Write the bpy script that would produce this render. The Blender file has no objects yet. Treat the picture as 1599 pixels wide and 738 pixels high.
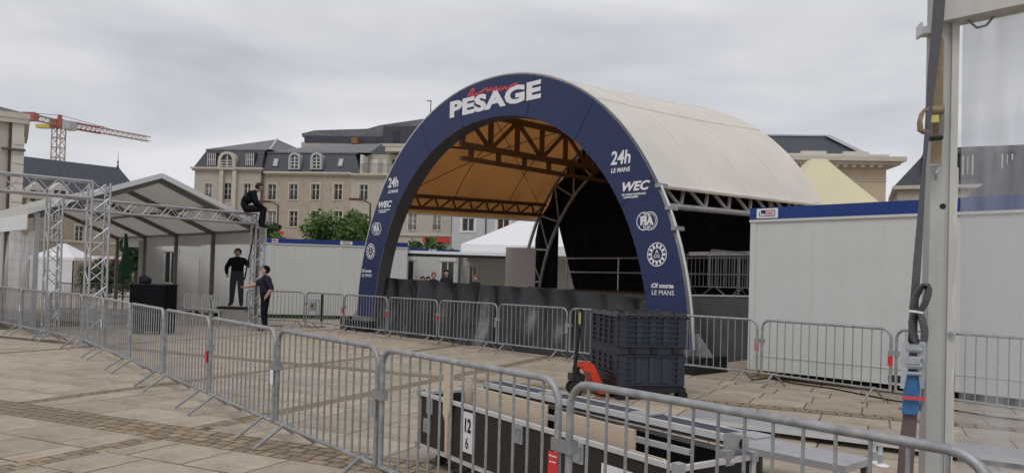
import bpy, bmesh, math, random
from mathutils import Vector, Matrix
random.seed(7)
scene = bpy.context.scene
COL = scene.collection
R = math.radians
# ------------------------------------------------------------------ camera
F = 1200.0; EYE = 1.62; ROLL = R(1.65); PITCH = R(1.0); CX = 799.5
CY = 437.5 - F * math.tan(PITCH)
cr, sr, cp, sp = math.cos(ROLL), math.sin(ROLL), math.cos(PITCH), math.sin(PITCH)
fw = Vector((0, cp, sp)); up0 = Vector((0, -sp, cp)); rt0 = Vector((1, 0, 0))
rt = rt0 * cr + up0 * sr; up = rt0 * -sr + up0 * cr
cam_d = bpy.data.cameras.new('camera'); cam = bpy.data.objects.new('camera', cam_d); COL.objects.link(cam)
cam.matrix_world = Matrix(((rt.x, up.x, -fw.x, 0), (rt.y, up.y, -fw.y, 0), (rt.z, up.z, -fw.z, EYE), (0, 0, 0, 1)))
cam_d.sensor_width = 36; cam_d.lens = 36 * F / 1599; cam_d.shift_y = (CY - 369) / 1599
cam_d.clip_start = .05; cam_d.clip_end = 3000
scene.camera = cam
# ------------------------------------------------------------------ sky, sun, exposure
world = bpy.data.worlds.new('World'); scene.world = world; world.use_nodes = True
nt = world.node_tree; nt.nodes.clear()
def N(t, **k):
    n = nt.nodes.new(t)
    for a, b in k.items(): setattr(n, a, b)
    return n
SUN_EL, SUN_ROT = R(52), R(200)
out = N('ShaderNodeOutputWorld'); bg = N('ShaderNodeBackground'); bg.inputs[1].default_value = 1.0
sky = N('ShaderNodeTexSky', sky_type='NISHITA', sun_disc=False, sun_elevation=SUN_EL, sun_rotation=SUN_ROT)
sc = N('ShaderNodeMixRGB', blend_type='MULTIPLY'); sc.inputs[0].default_value = 1; sc.inputs[2].default_value = (.1, .1, .1, 1)
tc = N('ShaderNodeTexCoord'); mp = N('ShaderNodeMapping'); mp.inputs['Scale'].default_value = (1.0, 1.0, 4.2)
no = N('ShaderNodeTexNoise'); no.inputs['Scale'].default_value = 1.9; no.inputs['Detail'].default_value = 5; no.inputs['Roughness'].default_value = .5; no.inputs['Distortion'].default_value = .3
rp = N('ShaderNodeValToRGB'); rp.color_ramp.elements[0].position = .36; rp.color_ramp.elements[0].color = (.52, .535, .585, 1)
rp.color_ramp.elements[1].position = .62; rp.color_ramp.elements[1].color = (.79, .79, .81, 1)
mx = N('ShaderNodeMixRGB'); mx.inputs[0].default_value = .94
L = nt.links.new
L(tc.outputs['Generated'], mp.inputs[0]); L(mp.outputs[0], no.inputs['Vector']); L(no.outputs['Fac'], rp.inputs[0])
L(sky.outputs[0], sc.inputs[1]); L(sc.outputs[0], mx.inputs[1]); L(rp.outputs[0], mx.inputs[2]); L(mx.outputs[0], bg.inputs[0]); L(bg.outputs[0], out.inputs[0])
sd = bpy.data.lights.new('sun', 'SUN'); sd.energy = 1.0; sd.angle = R(25); sd.color = (1, .97, .93)
so = bpy.data.objects.new('sun', sd); COL.objects.link(so)
sdir = Vector((math.sin(SUN_ROT) * math.cos(SUN_EL), math.cos(SUN_ROT) * math.cos(SUN_EL), math.sin(SUN_EL)))
so.rotation_euler = (-sdir).to_track_quat('-Z', 'Y').to_euler(); so.location = (0, -10, 40)
scene.view_settings.view_transform = 'Standard'; scene.view_settings.look = 'None'
scene.view_settings.exposure = 0.0; scene.view_settings.gamma = 1
# ------------------------------------------------------------------ pixel -> place helpers
def ray(x, y):
    a, b = x - CX, y - CY
    u = a * cr + b * sr; v = -a * sr + b * cr
    return Vector((u, F * cp + v * sp, F * sp - v * cp)) / F
O = Vector((0, 0, EYE))
def G(x, y, z=0.0):                      # point at height z
    d = ray(x, y); return O + d * ((z - EYE) / d.z)
def AY(x, y, Y):                         # point at depth Y
    d = ray(x, y); return O + d * (Y / d.y)
def proj(P):
    q = Vector(P) - O; f = q.dot(fw)
    u = F * q.dot(rt) / f; v = -F * q.dot(up) / f
    return CX + u, CY + v
class Frame:                             # vertical plane: origin (x,y), heading angle
    def __init__(s, x, y, ang):
        s.o = Vector((x, y, 0)); s.a = R(ang); s.d = Vector((math.cos(s.a), math.sin(s.a), 0)); s.n = Vector((-s.d.y, s.d.x, 0))
    def hit(s, px, py, t=0.0):           # pixel -> (along, height) in the plane t behind the frame
        d = ray(px, py); o = s.o + s.n * t
        P = O + d * (s.n.dot(o - O) / s.n.dot(d)); return (P - s.o).dot(s.d), P.z
    def w(s, x, y, z): return s.o + s.d * x + s.n * y + Vector((0, 0, z))
# ------------------------------------------------------------------ materials
def srgb(*c): return tuple((v / 255 / 12.92 if v <= 10 else ((v / 255 + .055) / 1.055) ** 2.4) for v in c)
MATS = {}
def mat(name, col, rough=.6, metal=0.0, var=.12, scale=6.0, bump=0.0, bscale=40.0, rnd=0.0, spec=.4, stretch=None, dirt=0.0, coat=0.0):
    m = bpy.data.materials.new(name); m.use_nodes = True; t = m.node_tree; b = t.nodes['Principled BSDF']
    b.inputs['Roughness'].default_value = rough; b.inputs['Metallic'].default_value = metal
    b.inputs['Specular IOR Level'].default_value = spec; b.inputs['Coat Weight'].default_value = coat
    co = t.nodes.new('ShaderNodeTexCoord'); vec = co.outputs['Object']
    if stretch:
        mm = t.nodes.new('ShaderNodeMapping'); mm.inputs['Scale'].default_value = stretch; t.links.new(vec, mm.inputs[0]); vec = mm.outputs[0]
    n = t.nodes.new('ShaderNodeTexNoise'); n.inputs['Scale'].default_value = scale; n.inputs['Detail'].default_value = 6; n.inputs['Roughness'].default_value = .6
    t.links.new(vec, n.inputs['Vector'])
    mr = t.nodes.new('ShaderNodeMapRange'); mr.inputs['From Min'].default_value = .25; mr.inputs['From Max'].default_value = .75
    mr.inputs['To Min'].default_value = 1 - var; mr.inputs['To Max'].default_value = 1 + var
    t.links.new(n.outputs['Fac'], mr.inputs['Value']); f = mr.outputs[0]
    if rnd:
        oi = t.nodes.new('ShaderNodeObjectInfo'); r2 = t.nodes.new('ShaderNodeMapRange'); r2.inputs['To Min'].default_value = 1 - rnd; r2.inputs['To Max'].default_value = 1 + rnd
        t.links.new(oi.outputs['Random'], r2.inputs['Value'])
        mu = t.nodes.new('ShaderNodeMath'); mu.operation = 'MULTIPLY'; t.links.new(f, mu.inputs[0]); t.links.new(r2.outputs[0], mu.inputs[1]); f = mu.outputs[0]
    vm = t.nodes.new('ShaderNodeVectorMath'); vm.operation = 'SCALE'; vm.inputs[0].default_value = col[:3]; t.links.new(f, vm.inputs['Scale'])
    c = vm.outputs[0]
    if dirt:
        n3 = t.nodes.new('ShaderNodeTexNoise'); n3.inputs['Scale'].default_value = 1.3; n3.inputs['Detail'].default_value = 8; n3.inputs['Roughness'].default_value = .65
        t.links.new(co.outputs['Object'], n3.inputs['Vector'])
        m3 = t.nodes.new('ShaderNodeMapRange'); m3.inputs['From Min'].default_value = .5; m3.inputs['From Max'].default_value = .72; m3.inputs['To Max'].default_value = dirt
        t.links.new(n3.outputs['Fac'], m3.inputs['Value'])
        mc = t.nodes.new('ShaderNodeMixRGB'); mc.inputs[2].default_value = (col[0] * .45, col[1] * .40, col[2] * .33, 1)
        t.links.new(m3.outputs[0], mc.inputs[0]); t.links.new(c, mc.inputs[1]); c = mc.outputs[0]
    t.links.new(c, b.inputs['Base Color'])
    if bump:
        n2 = t.nodes.new('ShaderNodeTexNoise'); n2.inputs['Scale'].default_value = bscale; n2.inputs['Detail'].default_value = 4
        t.links.new(vec, n2.inputs['Vector'])
        bp = t.nodes.new('ShaderNodeBump'); bp.inputs['Strength'].default_value = bump; bp.inputs['Distance'].default_value = .02
        t.links.new(n2.outputs['Fac'], bp.inputs['Height']); t.links.new(bp.outputs[0], b.inputs['Normal'])
    MATS[name] = m; return m
M = MATS
mat('galv', (.33, .34, .35), .52, .5, .34, 14, .15, 60, rnd=.10, dirt=.35)
mat('alu', (.47, .48, .50), .42, .6, .15, 8)
mat('alu_white', (.62, .62, .62), .45, .3, .1, 8)
mat('slab', (.415, .345, .268), .8, 0, .22, 3.5, .3, 70, rnd=.13, dirt=.6)
mat('cobble', (.33, .255, .17), .85, 0, .25, 12, .4, 60, rnd=.25)
mat('blue_print', srgb(38, 49, 90), .5, 0, .05, 2)
mat('arch_side', (.10, .10, .105), .6)
mat('print_white', (.78, .78, .80), .5, 0, .03)
mat('print_red', (.62, .07, .10), .5, 0, .05)
mat('pvc_black', (.009, .0095, .012), .33, 0, .3, 3, .9, 2.2, spec=.5)
mat('black', (.012, .012, .014), .6, 0, .2)
mat('black_cloth', (.011, .011, .014), .95, 0, .3, 5, spec=.05)
mat('deck', (.06, .045, .04), .45, 0, .25, 4)
mat('cabin_white', (.56, .568, .555), .5, 0, .035, 2.2, .0, stretch=(3, 3, .22), dirt=.10)
mat('cabin_trim', (.56, .57, .545), .5, 0, .03)
mat('cabin_blue', (.008, .035, .19), .4, 0, .08)
mat('wood', (.42, .27, .13), .7, 0, .25, 9, stretch=(1, 6, 6))
mat('plywood', (.60, .49, .37), .6, 0, .10, 5, stretch=(1.5, 6, 6))
mat('case_brown', (.028, .021, .018), .5, 0, .2, 10)
mat('case_dark', (.012, .011, .011), .6, 0, .2, 10)
mat('carpet', (.055, .06, .08), .9, 0, .2, 30)
mat('box_blue', (.033, .039, .06), .45, 0, .12, 7)
mat('black_plastic', (.014, .014, .016), .4, 0, .2)
mat('jack_red', (.72, .055, .018), .4, 0, .08, coat=.2)
mat('rubber', (.02, .02, .02), .8)
mat('yellow', (.62, .60, .16), .5)
mat('wall_beige', (.395, .335, .27), .85, 0, .12, 1.2, dirt=.38)
mat('wall_cream', (.44, .405, .35), .85, 0, .07, 1.2, dirt=.2)
mat('wall_ochre', (.53, .425, .31), .85, 0, .06, .8, dirt=.12)
mat('wall_grey', (.47, .48, .50), .8, 0, .05, .8, dirt=.08)
mat('wall_pale', (.60, .57, .52), .8, 0, .05, .8, dirt=.1)
mat('stone', (.53, .485, .41), .85, 0, .1, 2, dirt=.25)
mat('slate', (.050, .055, .070), .55, 0, .4, 5, .2, 12, dirt=.2)
mat('zinc', (.15, .155, .168), .5, .2, .3, 2, dirt=.3)
mat('zinc_light', (.42, .43, .44), .5, .2, .1, 2)
mat('sash', (.66, .65, .62), .6)
mat('pane', (.018, .02, .024), .12, 0, .2, spec=.6)
mat('pane_curtain', (.20, .195, .18), .3, 0, .3, 3); mat('pane_red', (.05, .02, .016), .3)
mat('brick', (.28, .12, .07), .85)
mat('brown_pole', (.09, .045, .03), .6)
mat('skin', (.50, .30, .22), .6, 0, .06, 30)
mat('shirt', (.010, .011, .016), .9, 0, .2, 20, spec=.1)
mat('navy', (.026, .026, .044), .9, 0, .2, 20, spec=.1)
mat('trouser', (.012, .013, .018), .9, 0, .25, 20, spec=.1)
mat('trouser_grey', (.05, .052, .062), .9, 0, .25, 20, spec=.1)
mat('shoe', (.01, .01, .01), .6)
mat('hair', (.02, .013, .009), .8)
mat('hair_red', (.30, .12, .06), .8)
mat('chair', (.78, .78, .76), .4)
mat('concrete', (.40, .39, .37), .8, 0, .12, 8)
mat('strap_grey', (.115, .115, .13), .85, 0, .15, 40, .3, 300)
mat('strap_mauve', (.15, .11, .12), .85, 0, .15, 40, .3, 300)
mat('strap_ochre', (.30, .235, .15), .85, 0, .2, 30, .3, 300, dirt=.5)
mat('sleeve_blue', (.045, .16, .36), .7, 0, .15, 20)
mat('steel', (.46, .50, .54), .35, .6, .15, 20)
mat('post', (.47, .475, .46), .55, .15, .12, 5, .05, 60, stretch=(1, 1, .25), dirt=.5)
mat('post_rail', (.56, .56, .53), .5, .15, .10, 5, stretch=(1, 1, .25), dirt=.4)
mat('hem', (.66, .66, .63), .5, 0, .1, 8, .3, 12)
mat('pvc_white', (.78, .78, .80), .55, 0, .03, 1)
mat('pvc_cream', (.66, .60, .40), .6, 0, .05, 1)
mat('pvc_grey', (.66, .67, .68), .5, 0, .05, 1)
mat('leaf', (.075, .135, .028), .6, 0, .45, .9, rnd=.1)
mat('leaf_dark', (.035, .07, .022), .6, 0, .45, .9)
mat('bark', (.09, .065, .045), .9)
mat('crane_red', (.36, .10, .09), .5); mat('crane_pale', (.45, .38, .32), .6, 0, .2); mat('crane_yellow', (.55, .50, .12), .5)
mat('seam_blue', srgb(26, 32, 62), .6); mat('red', (.60, .035, .035), .5); mat('green_cloth', (.02, .10, .055), .8, 0, .2, 4)
mat('panel_grey', (.60, .56, .56), .6, 0, .05, 1)
mat('awning', (.42, .05, .05), .7); mat('paper', (.75, .75, .77), .7, 0, .02)
mat('cable', (.012, .012, .012), .6); mat('cloth_shade', (.33, .31, .28), .7, 0, .06, .6)
mat('tan_card', (.40, .32, .24), .8); mat('grass', (.05, .09, .02), .9, 0, .4, 3)
def membrane(name, front, trans, fac):
    m = bpy.data.materials.new(name); m.use_nodes = True; t = m.node_tree; t.nodes.clear()
    o = t.nodes.new('ShaderNodeOutputMaterial'); mi = t.nodes.new('ShaderNodeMixShader'); mi.inputs[0].default_value = fac
    d = t.nodes.new('ShaderNodeBsdfDiffuse'); tr = t.nodes.new('ShaderNodeBsdfTranslucent')
    n = t.nodes.new('ShaderNodeTexNoise'); n.inputs['Scale'].default_value = 1.1; n.inputs['Detail'].default_value = 7
    co = t.nodes.new('ShaderNodeTexCoord'); t.links.new(co.outputs['Object'], n.inputs['Vector'])
    mr = t.nodes.new('ShaderNodeMapRange'); mr.inputs['To Min'].default_value = .86; mr.inputs['To Max'].default_value = 1.12
    t.links.new(n.outputs['Fac'], mr.inputs['Value'])
    for sh, c in ((d, front), (tr, trans)):
        v = t.nodes.new('ShaderNodeVectorMath'); v.operation = 'SCALE'; v.inputs[0].default_value = c; t.links.new(mr.outputs[0], v.inputs['Scale']); t.links.new(v.outputs[0], sh.inputs['Color'])
    t.links.new(d.outputs[0], mi.inputs[1]); t.links.new(tr.outputs[0], mi.inputs[2]); t.links.new(mi.outputs[0], o.inputs[0]); MATS[name] = m
membrane('roof_white', (.90, .865, .79), (.95, .88, .72), .27)
membrane('roof_ochre', (.58, .31, .12), (.92, .50, .20), .62)
membrane('tent_canvas', (.60, .585, .55), (.5, .48, .44), .35)
def clear_sheet(name, haze, tint):
    m = bpy.data.materials.new(name); m.use_nodes = True; t = m.node_tree; t.nodes.clear()
    o = t.nodes.new('ShaderNodeOutputMaterial'); tr = t.nodes.new('ShaderNodeBsdfTransparent'); tr.inputs[0].default_value = tint
    g = t.nodes.new('ShaderNodeBsdfPrincipled'); g.inputs['Base Color'].default_value = (.55, .57, .60, 1); g.inputs['Roughness'].default_value = .15
    co = t.nodes.new('ShaderNodeTexCoord'); mm = t.nodes.new('ShaderNodeMapping'); mm.inputs['Scale'].default_value = (7, 7, .7)
    n = t.nodes.new('ShaderNodeTexNoise'); n.inputs['Scale'].default_value = 1.5; n.inputs['Detail'].default_value = 4
    t.links.new(co.outputs['Object'], mm.inputs[0]); t.links.new(mm.outputs[0], n.inputs['Vector'])
    mr = t.nodes.new('ShaderNodeMapRange'); mr.inputs['From Min'].default_value = .35; mr.inputs['From Max'].default_value = .75; mr.inputs['To Min'].default_value = haze * .5; mr.inputs['To Max'].default_value = haze * 1.6
    t.links.new(n.outputs['Fac'], mr.inputs['Value'])
    b = t.nodes.new('ShaderNodeBump'); b.inputs['Strength'].default_value = .15; t.links.new(n.outputs['Fac'], b.inputs['Height']); t.links.new(b.outputs[0], g.inputs['Normal'])
    mi = t.nodes.new('ShaderNodeMixShader'); t.links.new(mr.outputs[0], mi.inputs[0]); t.links.new(tr.outputs[0], mi.inputs[1]); t.links.new(g.outputs[0], mi.inputs[2]); t.links.new(mi.outputs[0], o.inputs[0]); MATS[name] = m
clear_sheet('clear_pvc', .42, (.93, .94, .95, 1)); clear_sheet('tent_window', .5, (.8, .8, .82, 1))
def ground_mat():
    m = bpy.data.materials.new('ground_far'); m.use_nodes = True; t = m.node_tree; b = t.nodes['Principled BSDF']; b.inputs['Roughness'].default_value = .85
    co = t.nodes.new('ShaderNodeTexCoord'); mm = t.nodes.new('ShaderNodeMapping'); mm.inputs['Rotation'].default_value = (0, 0, R(25))
    br = t.nodes.new('ShaderNodeTexBrick'); br.inputs['Scale'].default_value = 1.0; br.inputs['Brick Width'].default_value = .8; br.inputs['Row Height'].default_value = .62; br.inputs['Mortar Size'].default_value = .008
    br.inputs['Color1'].default_value = (.38, .32, .25, 1); br.inputs['Color2'].default_value = (.43, .36, .28, 1); br.inputs['Mortar'].default_value = (.16, .12, .085, 1)
    n = t.nodes.new('ShaderNodeTexNoise'); n.inputs['Scale'].default_value = .6; n.inputs['Detail'].default_value = 8
    mr = t.nodes.new('ShaderNodeMapRange'); mr.inputs['To Min'].default_value = .75; mr.inputs['To Max'].default_value = 1.2
    v = t.nodes.new('ShaderNodeVectorMath'); v.operation = 'SCALE'
    t.links.new(co.outputs['Object'], mm.inputs[0]); t.links.new(mm.outputs[0], br.inputs['Vector']); t.links.new(co.outputs['Object'], n.inputs['Vector']); t.links.new(n.outputs['Fac'], mr.inputs['Value'])
    t.links.new(br.outputs['Color'], v.inputs[0]); t.links.new(mr.outputs[0], v.inputs['Scale']); t.links.new(v.outputs[0], b.inputs['Base Color']); MATS['ground_far'] = m
ground_mat(); mat('beam_orange_lit', (.16, .085, .045), .6, .1, .1); mat('beam_dark', (.10, .095, .09), .5, .4, .15); mat('beam_alu', (.34, .34, .34), .45, .5, .15); mat('joint', (.115, .088, .062), .95, 0, .3, 8)  # inner roof beams: orange light under the vault is put into their brown
# ------------------------------------------------------------------ mesh helpers
class MB:
    def __init__(s): s.v = []; s.f = []
    def add(s, vs, fs):
        b = len(s.v); s.v += [tuple(p) for p in vs]; s.f += [tuple(i + b for i in f) for f in fs]; return s
    def box(s, x0, x1, y0, y1, z0, z1):
        return s.add([(x0, y0, z0), (x1, y0, z0), (x1, y1, z0), (x0, y1, z0), (x0, y0, z1), (x1, y0, z1), (x1, y1, z1), (x0, y1, z1)],
                     [(0, 3, 2, 1), (4, 5, 6, 7), (0, 1, 5, 4), (1, 2, 6, 5), (2, 3, 7, 6), (3, 0, 4, 7)])
    def bar(s, a, b, w, h, upv=(0, 0, 1)):     # rectangular bar a->b
        a, b = Vector(a), Vector(b); d = (b - a).normalized(); x = d.cross(Vector(upv))
        if x.length < 1e-4: x = d.cross(Vector((0, 1, 0)))
        x.normalize(); y = x.cross(d); x *= w / 2; y *= h / 2
        return s.add([a - x - y, a + x - y, a + x + y, a - x + y, b - x - y, b + x - y, b + x + y, b - x + y],
                     [(0, 1, 2, 3), (7, 6, 5, 4), (0, 4, 5, 1), (1, 5, 6, 2), (2, 6, 7, 3), (3, 7, 4, 0)])
    def tube(s, pts, r, n=8, cap=True):
        pts = [Vector(p) for p in pts]; rs = r if isinstance(r, (list, tuple)) else [r] * len(pts); rings = []
        for i, p in enumerate(pts):
            d = (pts[min(i + 1, len(pts) - 1)] - pts[max(i - 1, 0)]).normalized()
            x = d.cross(Vector((0, 0, 1)))
            if x.length < .02: x = d.cross(Vector((0, 1, 0)))
            x.normalize(); y = x.cross(d)
            if i and rings:
                pass
            rings.append([p + (x * math.cos(2 * math.pi * k / n) + y * math.sin(2 * math.pi * k / n)) * rs[i] for k in range(n)])
        # keep ring seams aligned
        for i in range(1, len(rings)):
            best = min(range(n), key=lambda o: (rings[i][o] - rings[i - 1][0]).length); q = rings[i][best:] + rings[i][:best]
            if (q[1] - rings[i - 1][1]).length > (q[-1] - rings[i - 1][1]).length: q = [q[0]] + q[:0:-1]
            rings[i] = q
        fs = [(i * n + k, i * n + (k + 1) % n, (i + 1) * n + (k + 1) % n, (i + 1) * n + k) for i in range(len(rings) - 1) for k in range(n)]
        if cap: fs += [tuple(range(n - 1, -1, -1)), tuple((len(rings) - 1) * n + k for k in range(n))]
        return s.add([v for r_ in rings for v in r_], fs)
    def prism(s, poly, y0, y1):                # polygon in (x,z) extruded along y
        n = len(poly)
        return s.add([(x, y0, z) for x, z in poly] + [(x, y1, z) for x, z in poly],
                     [tuple(range(n)), tuple(range(2 * n - 1, n - 1, -1))] + [(i, i + n, (i + 1) % n + n, (i + 1) % n) for i in range(n)])
    def lathe(s, prof, c=(0, 0, 0), n=16):     # profile (r,z)
        vs = [(c[0] + r * math.cos(2 * math.pi * k / n), c[1] + r * math.sin(2 * math.pi * k / n), c[2] + z) for r, z in prof for k in range(n)]
        return s.add(vs, [(i * n + k, i * n + (k + 1) % n, (i + 1) * n + (k + 1) % n, (i + 1) * n + k) for i in range(len(prof) - 1) for k in range(n)])
    def disc(s, a, b, r, n=16): return s.tube([a, b], r, n)
    def quad(s, *p): return s.add(p, [tuple(range(len(p)))])
    def grid(s, fn, nu, nv):
        return s.add([fn(i / nu, j / nv) for j in range(nv + 1) for i in range(nu + 1)],
                     [(j * (nu + 1) + i, j * (nu + 1) + i + 1, (j + 1) * (nu + 1) + i + 1, (j + 1) * (nu + 1) + i) for j in range(nv) for i in range(nu)])
    def mesh(s, name, m, smooth=False):
        me = bpy.data.meshes.new(name); me.from_pydata(s.v, [], s.f); me.validate()
        bm = bmesh.new(); bm.from_mesh(me); bmesh.ops.recalc_face_normals(bm, faces=bm.faces); bm.to_mesh(me); bm.free()
        me.materials.append(MATS[m] if isinstance(m, str) else m)
        if smooth:
            for p in me.polygons: p.use_smooth = True
            try: me.set_sharp_from_angle(angle=R(38))
            except Exception: pass
        return me
    def build(s, name, m, parent=None, smooth=False, loc=None, rz=0.0):
        return obj(name, s.mesh(name, m, smooth), parent, loc, rz)
def obj(name, me, parent=None, loc=None, rz=0.0):
    o = bpy.data.objects.new(name, me); COL.objects.link(o); o.parent = parent
    if loc is not None: o.location = loc
    if rz: o.rotation_euler = (0, 0, rz)
    return o
def tag(o, label, cat, group=None, kind=None):
    if label: o['label'] = label
    if cat: o['category'] = cat
    if group: o['group'] = group
    if kind: o['kind'] = kind
    return o
def thing(name, label, cat, loc=(0, 0, 0), rz=0.0, group=None):
    o = bpy.data.objects.new(name, None); COL.objects.link(o); o.location = loc; o.rotation_euler = (0, 0, rz); o.empty_display_size = .2
    return tag(o, label, cat, group)
def copy_tree(o, parent=None):
    c = o.copy(); COL.objects.link(c); c.parent = parent
    for ch in [k for k in o.children]: copy_tree(ch, c)
    return c
def struct(o): o['kind'] = 'structure'; return o
def text(s, size, m, parent, mtx, bold=.0, shear=0.0, align='CENTER', name='lettering', ext=.002, space=1.0, xs=1.0):
    cu = bpy.data.curves.new('t', 'FONT'); cu.body = s; cu.size = size; cu.offset = bold; cu.shear = shear; cu.align_x = align; cu.align_y = 'CENTER'; cu.extrude = ext; cu.space_character = space; cu.resolution_u = 3
    o = bpy.data.objects.new('t', cu); COL.objects.link(o); bpy.context.view_layer.update()
    me = bpy.data.meshes.new_from_object(o.evaluated_get(bpy.context.evaluated_depsgraph_get()))
    bpy.data.objects.remove(o)
    me.transform(mtx @ Matrix.Diagonal((xs, 1, 1, 1))); me.materials.clear(); me.materials.append(MATS[m]); me.name = name
    return obj(name, me, parent)
def wall_mtx(x, y, z): return Matrix.Translation((x, y, z)) @ Matrix.Rotation(R(90), 4, 'X')     # text upright, facing -y
# ================================================================== GROUND
ground = struct(MB().quad((-400, -60, -.014), (400, -60, -.014), (400, 600, -.014), (-400, 600, -.014)).build('ground', 'ground_far'))
MB().quad((-1.2, 1.6, -.0055), (1.2, 1.6, -.0055), (18.4, 23.4, -.0055), (-18.4, 23.4, -.0055)).build('joint_bed', 'joint', ground)
UA = R(-25); U = Vector((math.cos(UA), math.sin(UA), 0)); V = Vector((-math.sin(UA), math.cos(UA), 0))
BANDS = [(5.33, 5.87), (10.9, 11.2)]; ROWS = [-14.6, -9.1, -6.25, -3.4]; RW = .24
def visible(P, m=160):
    if P.y < 1.6: return False
    x, y = proj(P); return -m < x < 1599 + m and y < 738 + 2 * m
def piece_mesh(name, m, bev, h):
    b = MB(); q = [(-.5, -.5), (.5, -.5), (.5, .5), (-.5, .5)]
    b.add([(x, y, -h) for x, y in q] + [(x, y, -.005) for x, y in q] + [(x * (1 - bev), y * (1 - bev), 0) for x, y in q],
          [(0, 1, 5, 4), (1, 2, 6, 5), (2, 3, 7, 6), (3, 0, 4, 7), (4, 5, 9, 8), (5, 6, 10, 9), (6, 7, 11, 10), (7, 4, 8, 11), (8, 9, 10, 11)])
    return b.mesh(name, m)
slab_me = piece_mesh('paving_slab', 'slab', .018, .03); cob_me = piece_mesh('cobble', 'cobble', .22, .03)
slabs, cobs = [], []
v = 1.0; vrows = []
while v < 36:
    nb = [b for b in BANDS if v < b[1] and v + .62 > b[0]]
    if nb:
        b = nb[0]
        if v < b[0] - .12: vrows.append((v, b[0]))
        v = b[1]; continue
    vrows.append((v, v + .62)); v += .62
edges = [-20] + ROWS + [22]
for v0, v1 in vrows:
    for e0, e1 in zip(edges, edges[1:]):
        a0, a1 = e0 + (RW / 2 if e0 > -20 else 0), e1 - (RW / 2 if e1 < 22 else 0)
        n = max(1, round((a1 - a0) / random.choice((.72, .8, .9)))); off = random.uniform(.35, .65)
        cuts = [a0] + [a0 + (a1 - a0) * (k + off) / n for k in range(n) if (a1 - a0) * (k + off) / n > .15] + [a1]
        for c0, c1 in zip(cuts, cuts[1:]):
            P = U * (c0 + c1) / 2 + V * (v0 + v1) / 2
            if c1 - c0 > .06 and P.y < 24 and visible(P): slabs.append((P, c1 - c0 - .016, v1 - v0 - .024))
for b0, b1 in BANDS:
    nr = max(2, round((b1 - b0) / .135))
    for r in range(nr):
        u = -16 + random.random() * .1
        while u < 14:
            w = random.uniform(.13, .22); P = U * (u + w / 2) + V * (b0 + (b1 - b0) * (r + .5) / nr)
            if visible(P, 100) and P.y < 24: cobs.append((P, w - .022, (b1 - b0) / nr - .022))
            u += w
for u0 in ROWS:
    for r in range(2):
        v = 1.0
        while v < 36:
            w = random.uniform(.12, .2); vm_ = v + w / 2
            if not any(b[0] - .02 < vm_ < b[1] + .02 for b in BANDS):
                P = U * (u0 + (r - .5) * RW / 2) + V * vm_
                if visible(P, 100) and P.y < 24: cobs.append((P, RW / 2 - .02, w - .02))
            v += w
def lay(lst, me, name, m, tilt):
    lst.sort(key=lambda t: t[0].length)
    rest = MB()
    base = [v.co.copy() for v in me.vertices]; fs = [tuple(p.vertices) for p in me.polygons]
    for i, (P, a, b) in enumerate(lst):
        mt = Matrix.Translation((P.x, P.y, random.uniform(-.003, .0015))) @ Matrix.Rotation(UA + random.uniform(-tilt, tilt), 4, 'Z') @ Matrix.Diagonal((a, b, 1, 1))
        if i < 300:
            o = bpy.data.objects.new(name, me); COL.objects.link(o); o.parent = ground; o.matrix_local = mt
        else: rest.add([mt @ c for c in base], fs)
    if rest.v:
        o = rest.build(name + '_field', m, ground); o['kind'] = 'stuff'
lay(slabs, slab_me, 'paving_slab', 'slab', .002); lay(cobs, cob_me, 'cobble', 'cobble', .05)
# ================================================================== CROWD BARRIERS
BL = 1.97; NB = 14
def arc_frame():
    r = .13; p = [(0, 0, .2)]
    for k in range(0, 7): a = math.pi - k * math.pi / 12; p.append((r + r * math.cos(a), 0, 1.08 - r + r * math.sin(a)))
    for k in range(0, 7): a = math.pi / 2 - k * math.pi / 12; p.append((BL - r + r * math.cos(a), 0, 1.08 - r + r * math.sin(a)))
    p.append((BL, 0, .2)); return p
frame_me = MB().tube(arc_frame(), .0205, 10).mesh('frame', 'galv', True)
rail_me = MB().tube([(-.02, 0, .2), (BL + .02, 0, .2)], .0185, 10).mesh('bottom_rail', 'galv', True)
bar_me = MB().tube([(0, 0, .2), (0, 0, 1.075)], .0085, 6).mesh('bar', 'galv', True)
leg_me = MB().tube([(0, .30, .016), (0, .012, .215)], .0165, 8).tube([(0, -.30, .016), (0, -.012, .215)], .0165, 8).mesh('leg', 'galv', True)
hook_me = MB().box(-.030, .105, -.030, -.024, .70, .77).box(-.030, .105, .024, .030, .70, .77).box(-.036, -.030, -.03, .03, .70, .77).box(.105, .111, -.03, .03, .70, .77).mesh('hook', 'galv')
tag_me = {c: MB().box(-.032, .042, -.036, -.0315, .56, .695).mesh('tag', c) for c in ('red', 'galv', 'paper')}
def barrier(p0, p1, label, group, plate=None, z=0.0, writing=False):
    d = Vector(p1) - Vector(p0); ang = math.atan2(d.y, d.x); ln = math.hypot(d.x, d.y)
    t = thing('crowd_barrier', label, 'barrier', (p0[0], p0[1], z), ang, group); t.scale = ((ln - .08) / BL, 1, 1)
    t.rotation_euler = (random.uniform(-.012, .012), 0, ang)
    obj('frame', frame_me, t); obj('bottom_rail', rail_me, t)
    for k in range(NB): obj('bar', bar_me, t, ((k + 1) * BL / (NB + 1), 0, 0))
    for x in (.22, BL - .22): obj('leg', leg_me, t, (x, 0, 0))
    if plate is not None:
        h = obj('hook', hook_me, t, (-.075, 0, 0))
        if plate:
            g = obj('tag', tag_me[plate], h)
            if writing:
                text(':Of course', .017, 'print_white', g, wall_mtx(.005, -.0375, .672), .0003); text('LE MANS', .014, 'print_white', g, wall_mtx(.005, -.0375, .638))
    return t
na = R(128.285); nd = Vector((math.cos(na), math.sin(na), 0)); J2 = Vector((-.94, 5.77, 0)); SP = 2.053
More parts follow.
